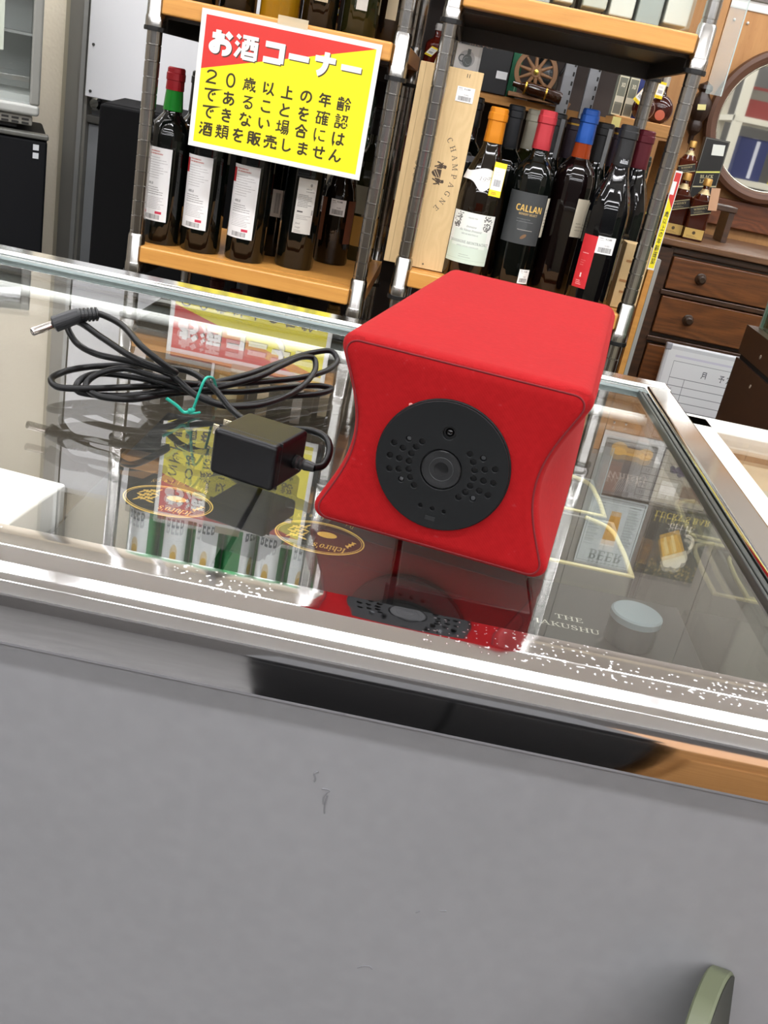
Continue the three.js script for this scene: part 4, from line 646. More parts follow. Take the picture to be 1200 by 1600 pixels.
  // round plate with real openings
  const R = 0.0345, plateY = 0.0497, shape = new THREE.Shape(); shape.absarc(0, 0, R, 0, Math.PI * 2);
  const L = [[-26.6, 6.2], [-19.5, 10.2], [-12.5, 10.6], [-21.6, 4.6], [-15.0, 6.9], [-27.4, -1], [-22.3, -1.3], [-16.7, 2.9], [-17.1, -1.5], [-26.3, -8.1], [-21.5, -7.1], [-16.4, -5.8], [-19.2, -12.1], [-14.7, -9.8], [-11.9, -13.4]];
  const holes = []; for (const [x, y] of L) holes.push([x, y, 1.5], [-x, y, 1.5]);
  holes.push([-6.3, -23.2, 1.05], [0, -23.2, 1.05], [6.3, -23.2, 1.05], [0, 18.4, 3.3]);
  for (const [x, y, r] of holes) { const p = new THREE.Path(); p.absarc(x / 1000, y / 1000, r / 1000, 0, Math.PI * 2, true); shape.holes.push(p); }
  const lensHole = new THREE.Path(); lensHole.absarc(0, -0.0014, 0.0108, 0, Math.PI * 2, true); shape.holes.push(lensHole);
  const plateMat = M(0x101213, 0.5, 0, { specularIntensity: 0.55 }), pit = M(0x050505, 0.5);
  const plate = part(s, 'front_plate', new THREE.ExtrudeGeometry(shape, { depth: 0.0026, bevelEnabled: true, bevelThickness: 0.0005, bevelSize: 0.0004, bevelOffset: -0.0004, bevelSegments: 2, curveSegments: 20 }).translate(0, plateY, 0.0002), plateMat, 'round black perforated plate');
  const sub = (n, g, m) => { const x = new THREE.Mesh(g, m); x.name = numbered(n); add(x, plate); };
  sub('plate_backing', at(cyl(0.0335, 0.0012, 0, 0, 0, 48), 0, plateY, 0.0006, Math.PI / 2), pit);
  sub('plate_rim', at(new THREE.TorusGeometry(0.0345, 0.0007, 10, 80), 0, plateY, 0.001), plateMat);
  sub('lens_button', at(lathe([[0, 0.0019], [0.0085, 0.0021], [0.0096, 0.0024], [0.0101, 0.0021], [0.0102, 0]], 48), 0, plateY - 0.0014, 0.0008, Math.PI / 2), M(0x161718, 0.38));
  sub('lens_ring', at(new THREE.TorusGeometry(0.0062, 0.0003, 8, 48), 0, plateY - 0.0014, 0.0027), M(0x2b2d2e, 0.4));
  sub('lens_dome', at(new THREE.SphereGeometry(0.0042, 24, 12, 0, Math.PI * 2, 0, Math.PI / 2).scale(1, 0.1, 1), 0, plateY - 0.0014, 0.0026, Math.PI / 2), M(0x08090a, 0.3));
  sub('sensor_eye', at(new THREE.SphereGeometry(0.0028, 20, 12), 0, plateY + 0.0184, -0.0004), M(0x060607, 0.08));
  for (const [x, y] of [[-19.5, 10.2], [19.5, 10.2], [-19.2, -12.1], [19.2, -12.1]]) sub('plate_screw', at(cyl(0.0011, 0.001, 0, 0, 0, 14), x / 1000, plateY + y / 1000, 0.0014, Math.PI / 2), M(0x6d7072, 0.3, 0.9));
  sub('moulded_mark', rbox(0.0052, 0.0022, 0.0004, 0.0001, 0, plateY - 0.0287, 0.0034), M(0x191b1c, 0.4));
  part(s, 'fabric_scuff', at(new THREE.SphereGeometry(0.0011, 10, 8).scale(1.1, 0.9, 0.3), -0.0225, 0.0765, 0.0002), M(0xd98a84, 0.9), 'pale worn spot');
}

// ------------------------------------------------------------------ power adapter with its coiled cord and barrel plug
{
  const a = thing('power_adapter', 'black plug-in power adapter with a coiled black cord and a silver barrel plug', 'power adapter', [0, 0, 0]);
  const yaw = 0.28, body = M(0x0b0b0d, 0.3, 0, { specularIntensity: 0.55 }), bodyTop = body;
  const at2 = (g) => { g.rotateY(-yaw); g.translate(-0.0782, GLASS + 0.0145, -0.531); return g; };
  part(a, 'housing', at2(new RoundedBoxGeometry(0.0405, 0.0275, 0.0425, 4, 0.003)), body);
  part(a, 'housing_seam', at2(rbox(0.0408, 0.0278, 0.0005, 0.0002, 0, 0, 0.014)), M(0x08080a, 0.5));
  for (const z of [-0.0035, 0.0085]) part(a, 'prong', at2(rbox(0.012, 0.0062, 0.0014, 0.0003, -0.0255, 0.0045, z - 0.009)), M(0xcfc4ae, 0.25, 1));
  part(a, 'strain_relief', at2(at(lathe([[0.0042, 0], [0.0042, 0.002], [0.0034, 0.003], [0.0038, 0.0045], [0.0031, 0.0055], [0.0034, 0.007], [0.0027, 0.012], [0.0024, 0.013]], 24), 0.0205, -0.002, -0.006, 0, 0, -Math.PI / 2)), blackPlastic);
  const C = [[-0.0450, 0.9625, -0.5280], [-0.0405, 0.9635, -0.5310], [-0.0385, 0.9690, -0.5390], [-0.0420, 0.9740, -0.5480], [-0.0520, 0.9745, -0.5560], [-0.0673, 0.9700, -0.5640], [-0.0920, 0.9630, -0.5800], [-0.1092, 0.964, -0.5955], [-0.1239, 0.972, -0.6052], [-0.1426, 0.976, -0.6179], [-0.1683, 0.970, -0.6340], [-0.1997, 0.964, -0.6367], [-0.2207, 0.962, -0.6162], [-0.2267, 0.960, -0.5937], [-0.2205, 0.958, -0.5869], [-0.2056, 0.958, -0.5938], [-0.1830, 0.958, -0.6148], [-0.1579, 0.960, -0.6323], [-0.1343, 0.962, -0.6436], [-0.1077, 0.964, -0.6661], [-0.0808, 0.964, -0.7007], [-0.0647, 0.966, -0.7297], [-0.0605, 0.970, -0.7506], [-0.0666, 0.974, -0.7569], [-0.0805, 0.972, -0.7484], [-0.0989, 0.968, -0.7170], [-0.1189, 0.964, -0.6751], [-0.1425, 0.962, -0.6405], [-0.1634, 0.968, -0.6181], [-0.1900, 0.968, -0.6201], [-0.2049, 0.962, -0.6121], [-0.2061, 0.958, -0.5998], [-0.1975, 0.955, -0.5953], [-0.1786, 0.954, -0.6024], [-0.1607, 0.954, -0.6287], [-0.1436, 0.954, -0.6485], [-0.1164, 0.954, -0.6696], [-0.0929, 0.955, -0.6949], [-0.0672, 0.956, -0.7170], [-0.0585, 0.955, -0.7200], [-0.0650, 0.954, -0.7039], [-0.0899, 0.953, -0.6796], [-0.1034, 0.953, -0.6527], [-0.1219, 0.953, -0.6341], [-0.1401, 0.956, -0.6340], [-0.1607, 0.962, -0.6260], [-0.1868, 0.962, -0.6252], [-0.2057, 0.962, -0.6166], [-0.2118, 0.959, -0.6013], [-0.2105, 0.955, -0.5962], [-0.2032, 0.953, -0.5996], [-0.1811, 0.954, -0.6099], [-0.1563, 0.958, -0.6275], [-0.1339, 0.960, -0.6428], [-0.1077, 0.968, -0.6635], [-0.0953, 0.972, -0.6938], [-0.0847, 0.974, -0.7212], [-0.0771, 0.972, -0.7320], [-0.0732, 0.968, -0.7207], [-0.0760, 0.962, -0.6971], [-0.0829, 0.958, -0.6758], [-0.1008, 0.956, -0.6379], [-0.1199, 0.956, -0.6238], [-0.1368, 0.960, -0.6193], [-0.1585, 0.970, -0.6229], [-0.1820, 0.974, -0.6205], [-0.2082, 0.974, -0.6212], [-0.2264, 0.976, -0.6322], [-0.2356, 0.984, -0.6397], [-0.2254, 0.990, -0.6315], [-0.2044, 0.986, -0.6199], [-0.1764, 0.980, -0.6080], [-0.1510, 0.976, -0.6093], [-0.1556, 0.980, -0.6050], [-0.1710, 0.990, -0.6012], [-0.1937, 0.996, -0.6240], [-0.2096, 0.998, -0.6319], [-0.2165, 0.997, -0.6355]];
  part(a, 'cord', tube(C, 0.0022, 1100, 10), M(0x0a0a0a, 0.36, 0, { specularIntensity: 0.5 }));
  // plug: a bent moulded grip with ribs, and the metal barrel
  const P = [V(-0.2135, 0.9972, -0.6352), V(-0.2245, 0.9952, -0.6285), V(-0.2385, 0.9872, -0.6235), V(-0.2485, 0.9822, -0.6130)];
  const along = (p, q, g) => { const d = q.clone().sub(p); g.applyQuaternion(new THREE.Quaternion().setFromUnitVectors(V(0, 1, 0), d.normalize())); g.translate(p.x, p.y, p.z); return g; };
  const l1 = P[0].distanceTo(P[1]), l2 = P[1].distanceTo(P[2]), l3 = P[2].distanceTo(P[3]);
  const plug = part(a, 'plug_grip', mergeGeometries([along(P[0], P[1], lathe([[0, 0], [0.0033, 0], [0.0037, l1 * 0.3], [0.0041, l1 * 0.9], [0.0045, l1 * 1.05], [0, l1 * 1.05]], 20)), along(P[1], P[2], lathe([[0, -0.001], [0.0046, -0.001], [0.0052, l2 * 0.25], [0.0055, l2 * 0.96], [0.0049, l2], [0, l2]], 24))]), M(0x1a1b1d, 0.45));
  for (let i = 0; i < 5; i++) { const r = new THREE.Mesh(along(P[0].clone().lerp(P[1], 0.05 + i * 0.19), P[1], lathe([[0.003, 0], [0.0046, 0.0001], [0.0047, 0.0012], [0.003, 0.0013]], 20)), blackPlastic); r.name = numbered('grip_rib'); add(r, plug); }
  const barrel = part(a, 'barrel_tip', along(P[2], P[3], lathe([[0.0028, 0], [0.0028, l3 - 0.0006], [0.0025, l3], [0.0013, l3], [0.0011, l3 - 0.003], [0, l3 - 0.003]], 28)), M(0xb9b2ac, 0.2, 1), 'silver metal barrel');
  const ins = new THREE.Mesh(along(P[3].clone().lerp(P[2], 0.06), P[3], lathe([[0.0012, 0], [0.0023, 0], [0.0023, 0.0011], [0.0012, 0.0011]], 24)), blackPlastic); ins.name = numbered('tip_insulator'); add(ins, barrel);
  const tie = thing('twist_tie', 'green twist tie holding the coiled black cord together', 'tie', [0, 0, 0]);
  const tieMat = M(0x129a84, 0.5);
  const ribbon = (pts, w) => { const g = tube(pts, w, 40, 6); return g; };
  part(tie, 'tie_loop', ribbon([[-0.1345, 0.958, -0.598], [-0.1315, 0.970, -0.5955], [-0.1292, 0.9795, -0.5975], [-0.1275, 0.977, -0.612], [-0.1285, 0.965, -0.632], [-0.1310, 0.954, -0.655]], 0.00095), tieMat);
  part(tie, 'twisted_knot', ribbon([[-0.1352, 0.959, -0.598], [-0.1345, 0.9575, -0.5975], [-0.1362, 0.957, -0.598], [-0.1368, 0.9555, -0.599]], 0.0016), tieMat);
  part(tie, 'tie_end', ribbon([[-0.1365, 0.9555, -0.599], [-0.1405, 0.9545, -0.599], [-0.1450, 0.9585, -0.597], [-0.1515, 0.963, -0.594]], 0.0011), tieMat);
  part(tie, 'tie_end', ribbon([[-0.1365, 0.9555, -0.599], [-0.1375, 0.953, -0.603], [-0.1350, 0.9522, -0.608], [-0.1330, 0.952, -0.612]], 0.0008), tieMat);
}

// ------------------------------------------------------------------ back shelves seen between and behind the bottles
{
  const brownLam = M(0x2e211a, 0.5), darkPaint = M(0x1c1916, 0.5), uprightM = M(0x8f9194, 0.4, 0.5), boardF = grain([190, 138, 76], [166, 116, 58], 43, 0.5, 2, 5, 0.8);
  const u = thing('back_shelf_unit', 'dark brown back shelf unit with perforated grey uprights, behind the bottle shelving', 'shelving', [0, 0, 0]);
  part(u, 'back_board', box(0.92, 2.3, 0.02, 0.02, 1.15, -2.80), brownLam);
  part(u, 'side_board', box(0.02, 2.3, 0.42, -0.45, 1.15, -2.6), darkPaint);
  for (const y of [0.5, 0.86, 1.2165]) { part(u, 'shelf_board', box(0.80, 0.02, 0.26, 0.0 , y - 0.0105, -2.655), y > 1.2 ? boardF : brownLam); }
  part(u, 'shelf_board', box(0.9, 0.02, 0.36, 0.02, 1.53, -2.6), brownLam);
  for (const [x, z] of [[0.212, -2.49], [0.268, -2.49], [-0.06, -2.50]]) {
    const p = part(u, 'perforated_upright', rbox(0.026, 2.2, 0.02, 0.001, x, 1.1, z), uprightM);
    for (let i = 0; i < 14; i++) { const h = new THREE.Mesh(box(0.004, 0.009, 0.001, x + 0.009, 1.15 + i * 0.02, z + 0.0103), M(0x15130f, 0.6)); h.name = numbered('slot'); add(h, p); }
  }
  // short orange-fronted shelf behind the right post with brandy on it
  const s = thing('side_shelf', 'short wooden shelf with a tan front edge holding two round brandy bottles', 'shelf', [0, 0, 0]);
  part(s, 'shelf_board', rbox(0.15, 0.026, 0.03, 0.002, 0.389, 1.2075, -2.315), boardF);
  part(s, 'shelf_deck', box(0.15, 0.02, 0.13, 0.389, 1.2085, -2.395), boardF);
  part(s, 'upright_board', box(0.02, 1.19, 0.14, 0.455, 0.595, -2.38), boardF);
  part(s, 'price_card', box(0.018, 0.022, 0.001, 0.318, 1.206, -2.2993), M(0xe6d98a, 0.6), 'yellow price card');
  const xoTex = print(128, 256, (g, w, h) => { g.fillStyle = '#77796b'; g.fillRect(0, 0, w, h); g.strokeStyle = '#d8d2b4'; g.lineWidth = 9; g.strokeRect(4, 4, w - 8, h - 8); g.fillStyle = '#e4dfc6'; g.font = 'bold 40px sans-serif'; g.textAlign = 'center'; g.fillText('XO', 72, 70); g.fillStyle = '#c9c5b2'; g.fillRect(8, 130, w - 16, 40); g.fillStyle = '#6a6c62'; g.fillRect(14, 184, w - 28, 56); });
  for (const [x, lab] of [[0.322, 'grey and cream spirit box lettered XO, left one, nearest the steel upright'], [0.346, 'grey and cream spirit box lettered XO, beside the blue box']]) {
    const b = thing('spirit_box', lab, 'box', [x, 1.2205, -2.392], 0, 'grey XO boxes on the side shelf');
    const w = part(b, 'carton', rbox(0.021, 0.082, 0.04, 0.001, 0, 0.0412, 0), M(0x77796b, 0.5));
    const f = new THREE.Mesh(plane(0.020, 0.080, 0, 0.0412, 0.0205), printed(xoTex, 0.45)); f.name = numbered('printed_face'); add(f, w);
  }
  const bb = thing('blue_box', 'deep blue spirit box on the short wooden shelf', 'box', [0.3705, 1.2205, -2.43]);
  part(bb, 'carton', rbox(0.024, 0.1, 0.05, 0.001, 0, 0.0505, 0), M(0x1a2a6a, 0.45)); part(bb, 'base_band', box(0.0245, 0.018, 0.0506, 0, 0.016, 0), M(0x0e1330, 0.45));
  const round = (label, x, z, r, tagPos) => {
    const t = thing('brandy_bottle', label, 'bottle', [x, 1.2205, z]);
    const body = part(t, 'glass_body', at(new THREE.SphereGeometry(r, 40, 24).scale(1, 1, 0.55), 0, r, 0), M(0x35100a, 0.08, 0, { ior: 1.5 }));
    part(t, 'neck', lathe([[0.009, r * 1.9], [0.0065, r * 2.15], [0.006, r * 2.6], [0, r * 2.6]], 24), M(0x2a0d08, 0.1)); part(t, 'stopper', cyl(0.0075, 0.02, 0, r * 2.6 + 0.008, 0, 20), M(0xb9b2a6, 0.3, 0.4));
    part(t, 'seal', at(lathe([[0, 0], [0.011, 0], [0.011, 0.0015], [0, 0.003]], 24), 0.002, r * 0.62, r * 0.5, Math.PI / 2), M(0xb0553a, 0.5), 'orange seal');
    const g = part(t, 'relief_beads', mergeGeometries([...Array(22)].map((_, i) => { const a = -0.9 + i * 0.125; return new THREE.SphereGeometry(0.0013, 6, 5).translate(Math.cos(a) * r * 0.92, r + Math.sin(a) * r * 0.92, r * 0.2); })), M(0x8a6a58, 0.4));
    const tag = part(t, 'price_tag', at(box(0.017, 0.034, 0.001), ...tagPos), yellowCard); const f = new THREE.Mesh(at(plane(0.017, 0.034, 0, 0, 0.0007), ...tagPos), printed(tagTex, 0.55)); f.name = numbered('printed_face'); add(f, tag);
  };
  round('round amber brandy bottle with a tilted yellow price tag, left of the pair', 0.374, -2.342, 0.025, [-0.014, 0.048, 0.018, 0, 0, -0.55]);
  round('round ribbed dark brandy bottle with an upright yellow price tag, right of the pair', 0.4155, -2.388, 0.031, [-0.012, 0.068, 0.022, 0, 0, -0.06]);

  // model cart with a spoked wheel carrying a lying bottle
  const c = thing('wooden_cart', 'brown wooden model gun carriage with a spoked wheel and brass hub', 'model cart', [0.1365, 1.2165, -2.50]);
  const wheelY = 0.0625, wr = part(c, 'wheel_rim', at(lathe([[0.040, -0.005], [0.0495, -0.005], [0.0505, -0.003], [0.0505, 0.003], [0.0495, 0.005], [0.040, 0.005], [0.0392, 0.003], [0.0392, -0.003], [0.040, -0.005]], 56), 0, wheelY, 0, Math.PI / 2), cartWood);
  for (let i = 0; i < 10; i++) { const g = new THREE.CylinderGeometry(0.0030, 0.0048, 0.03, 10).translate(0, 0.026, 0); g.rotateZ(i * Math.PI / 5 + 0.15); const m = new THREE.Mesh(at(g, 0, wheelY, 0), cartWood); m.name = numbered('spoke'); add(m, wr); }
  part(c, 'hub', at(lathe([[0, -0.006], [0.0125, -0.006], [0.0135, 0.002], [0.011, 0.006], [0, 0.006]], 32), 0, wheelY, 0, Math.PI / 2), cartWood);
  part(c, 'hub_cap', at(lathe([[0, 0.005], [0.003, 0.0045], [0.0055, 0.003], [0.0058, 0]], 24), 0, wheelY, 0.006, Math.PI / 2), M(0xd9c25a, 0.25, 0.9), 'brass hub cap');
  part(c, 'tail_beam', at(box(0.085, 0.016, 0.012), 0.055, 0.022, -0.012, 0, 0, -0.42), cartWood); part(c, 'axle', at(cyl(0.004, 0.05, 0, 0, 0, 12), 0, wheelY, -0.028, Math.PI / 2), cartWood);
  part(c, 'carriage_bed', rbox(0.13, 0.01, 0.05, 0.002, 0.012, 0.008, -0.03), cartWood);
  const lb = thing('lying_bottle', 'dark amber bottle lying on the wooden model carriage, gold flecks on it', 'bottle', [0.147, 1.2445, -2.435], 0);
  const pole = 0;
  part(lb, 'glass_body', at(lathe([[0, -0.055], [0.012, -0.055], [0.0145, -0.05], [0.0145, 0.02], [0.011, 0.034], [0.006, 0.044], [0.0055, 0.06], [0, 0.06]], 32), 0, 0, 0, 0, 0, Math.PI / 2 - 0.1), M(0x2a1408, 0.08));
  for (const x of [-0.03, 0.018]) part(lb, 'gold_band', at(lathe([[0.0147, -0.002], [0.0152, -0.001], [0.0152, 0.001], [0.0147, 0.002]], 28), x, x * -0.1, 0, 0, 0, Math.PI / 2 - 0.1), gold);
  lb.position.y = 1.2165 + 0.0215;
  const bk = thing('black_spirit_box', 'black spirit box with faint lettering and a white sticker, left of the cart wheel', 'box', [0.0165, 1.2165, -2.56]);
  const bkTex = print(256, 256, (g, w, h) => { g.fillStyle = '#1d1e20'; g.fillRect(0, 0, w, h); g.fillStyle = '#6f5a4c'; g.font = 'italic bold 40px serif'; g.fillText('Meyer', 30, 60); g.fillStyle = '#7b7e80'; g.font = '20px sans-serif'; g.fillText('LIQUEUR', 90, 30); g.fillStyle = '#dfe1e2'; g.fillRect(196, 150, 56, 36); g.fillStyle = '#a8202c'; g.fillRect(20, 216, 90, 40); });
  const bkc = part(bk, 'carton', rbox(0.12, 0.12, 0.08, 0.001, 0, 0.0605, 0), M(0x1d1e20, 0.5)); { const f = new THREE.Mesh(plane(0.118, 0.118, 0, 0.0605, 0.0406), printed(bkTex, 0.5)); f.name = numbered('printed_face'); add(f, bkc); }
  const gbx = thing('green_box', 'bright green slim spirit box beside the cart wheel', 'box', [0.0915, 1.2165, -2.575]);
  part(gbx, 'carton', rbox(0.024, 0.11, 0.05, 0.001, 0, 0.0555, 0), M(0x0f6b45, 0.45)); part(gbx, 'pale_stripe', box(0.003, 0.1, 0.0006, 0.006, 0.055, 0.0254), M(0x7aa98c, 0.5));
  const dk = thing('dark_jug', 'dark ribbed jug at the right of the cart wheel', 'jug', [0.165, 1.2165, -2.60]);
  part(dk, 'jug_body', lathe([[0, 0], [0.028, 0], [0.034, 0.02], [0.036, 0.05], [0.032, 0.08], [0.02, 0.1], [0.012, 0.11], [0.012, 0.13], [0.014, 0.132], [0, 0.132]], 32), M(0x1b1d1c, 0.25));
  part(dk, 'jug_handle', tube([[0.012, 0.122, 0], [0.034, 0.12, 0], [0.044, 0.095, 0], [0.034, 0.07, 0]], 0.004, 24), M(0x1b1d1c, 0.25));
  // bottles on the lower back shelf: dim shapes behind the front rows
  [[-0.33, 0x3a2a18, 'brown'], [-0.24, 0x1a2a1c, 'green'], [-0.13, 0x4a1c14, 'rust'], [0.09, 0x50502c, 'olive'], [0.17, 0x6a5a30, 'straw'], [0.3, 0x33200f, 'umber']].forEach(([x, c, w]) => bottle({ label: `dim ${w} bottle on the dark back shelf, behind the front rows`, x, y: 0.86, z: -2.62, glass: M(c, 0.12), cap: foil(c, 0.5), labels: [{ y0: 0.07, y1: 0.14, a: 0, span: 1.6, mat: M(0x8f8672, 0.7) }], group: 'dim bottles on the back shelf' }));
  [[-0.31, 0x2a1c12, 'black-brown', 0.95], [-0.2, 0x5a1512, 'crimson', 1], [-0.105, 0x55180f, 'ruby', 0.78]].forEach(([x, c, w, s], i) => bottle({ label: i === 2 ? 'slim ruby bottle with silver stopper and two yellow tags, between the shelving units' : `${w} bottle on the back shelf behind the yellow sign`, x, y: 1.2165, z: -2.62, scale: [s, s * 0.55, s], glass: M(c, 0.1), cap: foil(i === 2 ? 0xb9b6b4 : 0x2a2420, 0.4), capLen: 0.035, tags: i === 2 ? [{ w: 0.024, h: 0.05, pos: [-0.012, 0.15, 0.04], roll: -0.4, mat: yellowCard, tex: tagTex }, { w: 0.018, h: 0.06, pos: [0.012, 0.1, 0.042], roll: -0.1, mat: yellowCard, tex: tagTex }] : [] }));
}

// ------------------------------------------------------------------ signs and panels at the right post
{
  const strip = print(80, 460, (g, w, h) => { g.fillStyle = '#eeeae4'; g.fillRect(0, 0, w, h); g.fillStyle = '#f0e11f'; g.fillRect(6, 6, w - 12, h - 12); g.fillStyle = '#d23b36'; g.beginPath(); g.moveTo(6, 6); g.lineTo(w - 6, 6); g.lineTo(w - 6, 170); g.lineTo(6, 120); g.fill(); g.fillStyle = '#f5f2ee'; g.fillRect(6, 46, 44, 60);
    ['sai', 'i_k', 'ue', 'no', 'nen', 'rei', 'kaku', 'nin'].forEach((n, i) => glyph(g, n, 40, 196 + i * 32, 30, 11, '#4a4426', 0, 0, 1.5)); });
  const s = thing('narrow_sign', 'narrow red and yellow upright sign card beside the right post', 'sign', [0.3815, 1.0565, -1.83]);
  part(s, 'card', box(0.0125, 0.172, 0.0012), laminate); part(s, 'printed_face', plane(0.0118, 0.17, 0, 0, 0.0009), printed(strip, 0.4));
  const p = thing('side_board', 'upright tan board with a grey edge at the right side of the shelving', 'board', [0, 0, 0]);
  part(p, 'wooden_face', box(0.0105, 0.97, 0.02, 0.3945, 0.485, -1.895), shelfWood); part(p, 'grey_edge', box(0.0075, 0.985, 0.02, 0.4045, 0.4925, -1.897), M(0x9a9a94, 0.5));
  const cs = thing('clear_plastic_sleeve', 'translucent plastic sleeve hanging beside the right post, upper right', 'sleeve', [0.4, 1.345, -1.83]);
  part(cs, 'sleeve_sheet', box(0.028, 0.15, 0.001), M(0xd4e0dc, 0.35, 0, { transparent: true, opacity: 0.22 })); part(cs, 'sleeve_seam', box(0.002, 0.15, 0.0016, 0.013, 0, 0), M(0xb9c4c0, 0.4));
}

// ------------------------------------------------------------------ old dresser, bottles on it and the barrel mirror
{
  const d = thing('oak_dresser', 'old dark oak dresser with plain drawers and round knobs', 'dresser', [0, 0, 0]);
  const F = -2.5;
  part(d, 'carcass', box(0.62, 0.93, 0.38, 0.84, 0.485, F - 0.2), darkOak);
  part(d, 'stile', rbox(0.034, 0.94, 0.02, 0.002, 0.546, 0.49, F - 0.004), darkOak);
  part(d, 'top_board', rbox(0.68, 0.016, 0.44, 0.003, 0.852, 0.9745, F - 0.198), grain([120, 86, 58], [74, 50, 32], 47, 0.4, 2, 3));
  part(d, 'frieze', rbox(0.6, 0.016, 0.014, 0.002, 0.855, 0.9575, F - 0.002), darkOak);
  for (const [y0, y1] of [[0.862, 0.946], [0.752, 0.850], [0.60, 0.728], [0.44, 0.585]]) {
    const w = part(d, 'drawer', rbox(0.56, y1 - y0 - 0.006, 0.022, 0.003, 0.846, (y0 + y1) / 2, F + 0.001), warmOak);
    if (y0 > 0.7) for (const x of [0.6445, 1.05]) { const k = new THREE.Mesh(at(lathe([[0, 0.02], [0.0065, 0.0195], [0.0095, 0.016], [0.0115, 0.012], [0.0125, 0.008], [0.009, 0.004], [0.0135, 0.002], [0.0145, 0]], 28), x, (y0 + y1) / 2 - 0.001, F + 0.0115, Math.PI / 2), M(0x35261a, 0.35)); k.name = numbered('knob'); add(k, w); }
  }
  for (const y of [0.856, 0.739]) part(d, 'rail', rbox(0.58, 0.012, 0.026, 0.002, 0.848, y, F + 0.001), darkOak);
  const calTex = print(512, 720, (g, w, h) => {
    g.fillStyle = '#dcdcde'; g.fillRect(0, 0, w, h); g.strokeStyle = '#77777c'; g.lineWidth = 2; g.strokeRect(40, 50, w - 80, h - 60);
    glyph(g, 'tsuki', 210, 90, 34, 10, '#55555a'); ['yo', 'tei', 'hyo'].forEach((n, i) => glyph(g, n, 300 + i * 42, 90, 34, 9, '#55555a'));
    for (let i = 0; i < 17; i++) { g.fillStyle = '#6f6f74'; g.fillRect(40, 124 + i * 36, w - 80, 2.5); if (i) { g.fillStyle = '#8a8a90'; g.font = '20px sans-serif'; g.fillText(String(i), 58, 116 + i * 36 + 34); } }
    g.fillStyle = '#6f6f74'; g.fillRect(118, 124, 2.5, h - 134); g.fillStyle = '#c9c6d4'; g.fillRect(40, 22, w - 80, 10);
  });
  const wb = thing('planner_board', 'white monthly planner board with grey corners leaning against the dresser', 'whiteboard', [0.728, 0.5425, -2.42]); wb.rotation.x = -0.06;
  part(wb, 'board_frame', rbox(0.262, 0.41, 0.012, 0.006, 0, 0, 0, 3), M(0xc6c6ca, 0.4));
  part(wb, 'printed_face', plane(0.248, 0.392, 0.002, -0.004, 0.0064), printed(calTex, 0.35));
  for (const [x, y] of [[-1, 1], [1, 1], [-1, -1], [1, -1]]) part(wb, 'corner_cap', rbox(0.016, 0.018, 0.0145, 0.004, x * 0.1235, y * 0.1965, 0, 3), M(0x8f8f96, 0.5));
  wb.position.y = 0.5425;

  // whisky bottles
  const amber = M(0x3d1406, 0.06, 0, { transmission: 0.1, thickness: 0 }), goldCap = M(0xc79a52, 0.35, 0.5);
  const bandTex = print(256, 128, (g, w, h) => { g.fillStyle = '#1c1a16'; g.fillRect(0, 0, w, h); g.fillStyle = '#cdbb86'; g.fillRect(0, 6, w, 7); g.fillRect(0, h - 14, w, 8); g.fillStyle = '#a99b70'; g.font = 'bold 40px serif'; g.fillText('WHISKY', 40, 60); textLines(g, 40, 78, 160, 2, 14, '#948a68', 7, 3); });
  const footTex = print(256, 128, (g, w, h) => { g.fillStyle = '#c2a258'; g.fillRect(0, 0, w, h); g.fillStyle = '#4a3a1c'; g.beginPath(); g.arc(128, 52, 22, 0, 7); g.fill(); textLines(g, 40, 92, 170, 2, 14, '#7d6632', 6, 3); });
  const square = (label, x, z, w, h, y, glass, cap, tag) => {
    const t = thing('whisky_bottle', label, 'bottle', [x, y, z], -0.12);
    const s = new THREE.Shape(), q = w / 2, r = w * 0.16; s.moveTo(-q + r, -q); s.lineTo(q - r, -q); s.quadraticCurveTo(q, -q, q, -q + r); s.lineTo(q, q - r); s.quadraticCurveTo(q, q, q - r, q); s.lineTo(-q + r, q); s.quadraticCurveTo(-q, q, -q, q - r); s.lineTo(-q, -q + r); s.quadraticCurveTo(-q, -q, -q + r, -q);
    part(t, 'glass_body', mergeGeometries([at(new THREE.ExtrudeGeometry(s, { depth: h * 0.62, bevelEnabled: true, bevelThickness: 0.003, bevelSize: 0.002, bevelOffset: -0.002, bevelSegments: 2 }), 0, h * 0.62 + 0.003, 0, Math.PI / 2), lathe([[w * 0.49, h * 0.625], [w * 0.44, h * 0.67], [w * 0.3, h * 0.74], [w * 0.17, h * 0.8], [w * 0.14, h * 0.9], [0, h * 0.9]], 32)].map((g) => { const o = g.index ? g.toNonIndexed() : g; for (const k of Object.keys(o.attributes)) if (!['position', 'normal', 'uv'].includes(k)) o.deleteAttribute(k); return o; })), glass);
    part(t, 'cap', lathe([[w * 0.16, h * 0.88], [w * 0.2, h * 0.885], [w * 0.2, h * 0.985], [w * 0.18, h], [0, h]], 28), cap);
    part(t, 'slanted_label', at(plane(w * 0.92, h * 0.15), 0, h * 0.5, w / 2 + 0.0013, 0, 0, 0.32), printed(bandTex, 0.5));
    part(t, 'foot_label', at(plane(w * 0.9, h * 0.16), 0, h * 0.11, w / 2 + 0.001), printed(footTex, 0.5));
    part(t, 'neck_foil', lathe([[w * 0.3, h * 0.745], [w * 0.19, h * 0.8], [w * 0.165, h * 0.83]], 28), M(0xb9a57a, 0.4, 0.4));
    if (tag) { part(t, 'hanging_tag', at(box(0.021, 0.052, 0.001), ...tag), M(0xc49a78, 0.6), 'tan hanging tag'); }
    return t;
  };
  square('square whisky bottle with slanted black label and tan hanging tag, on the dresser', 0.612, -2.575, 0.052, 0.147, 0.983, amber, goldCap, [0.022, 0.104, 0.036, 0, 0.1, 0.12]);
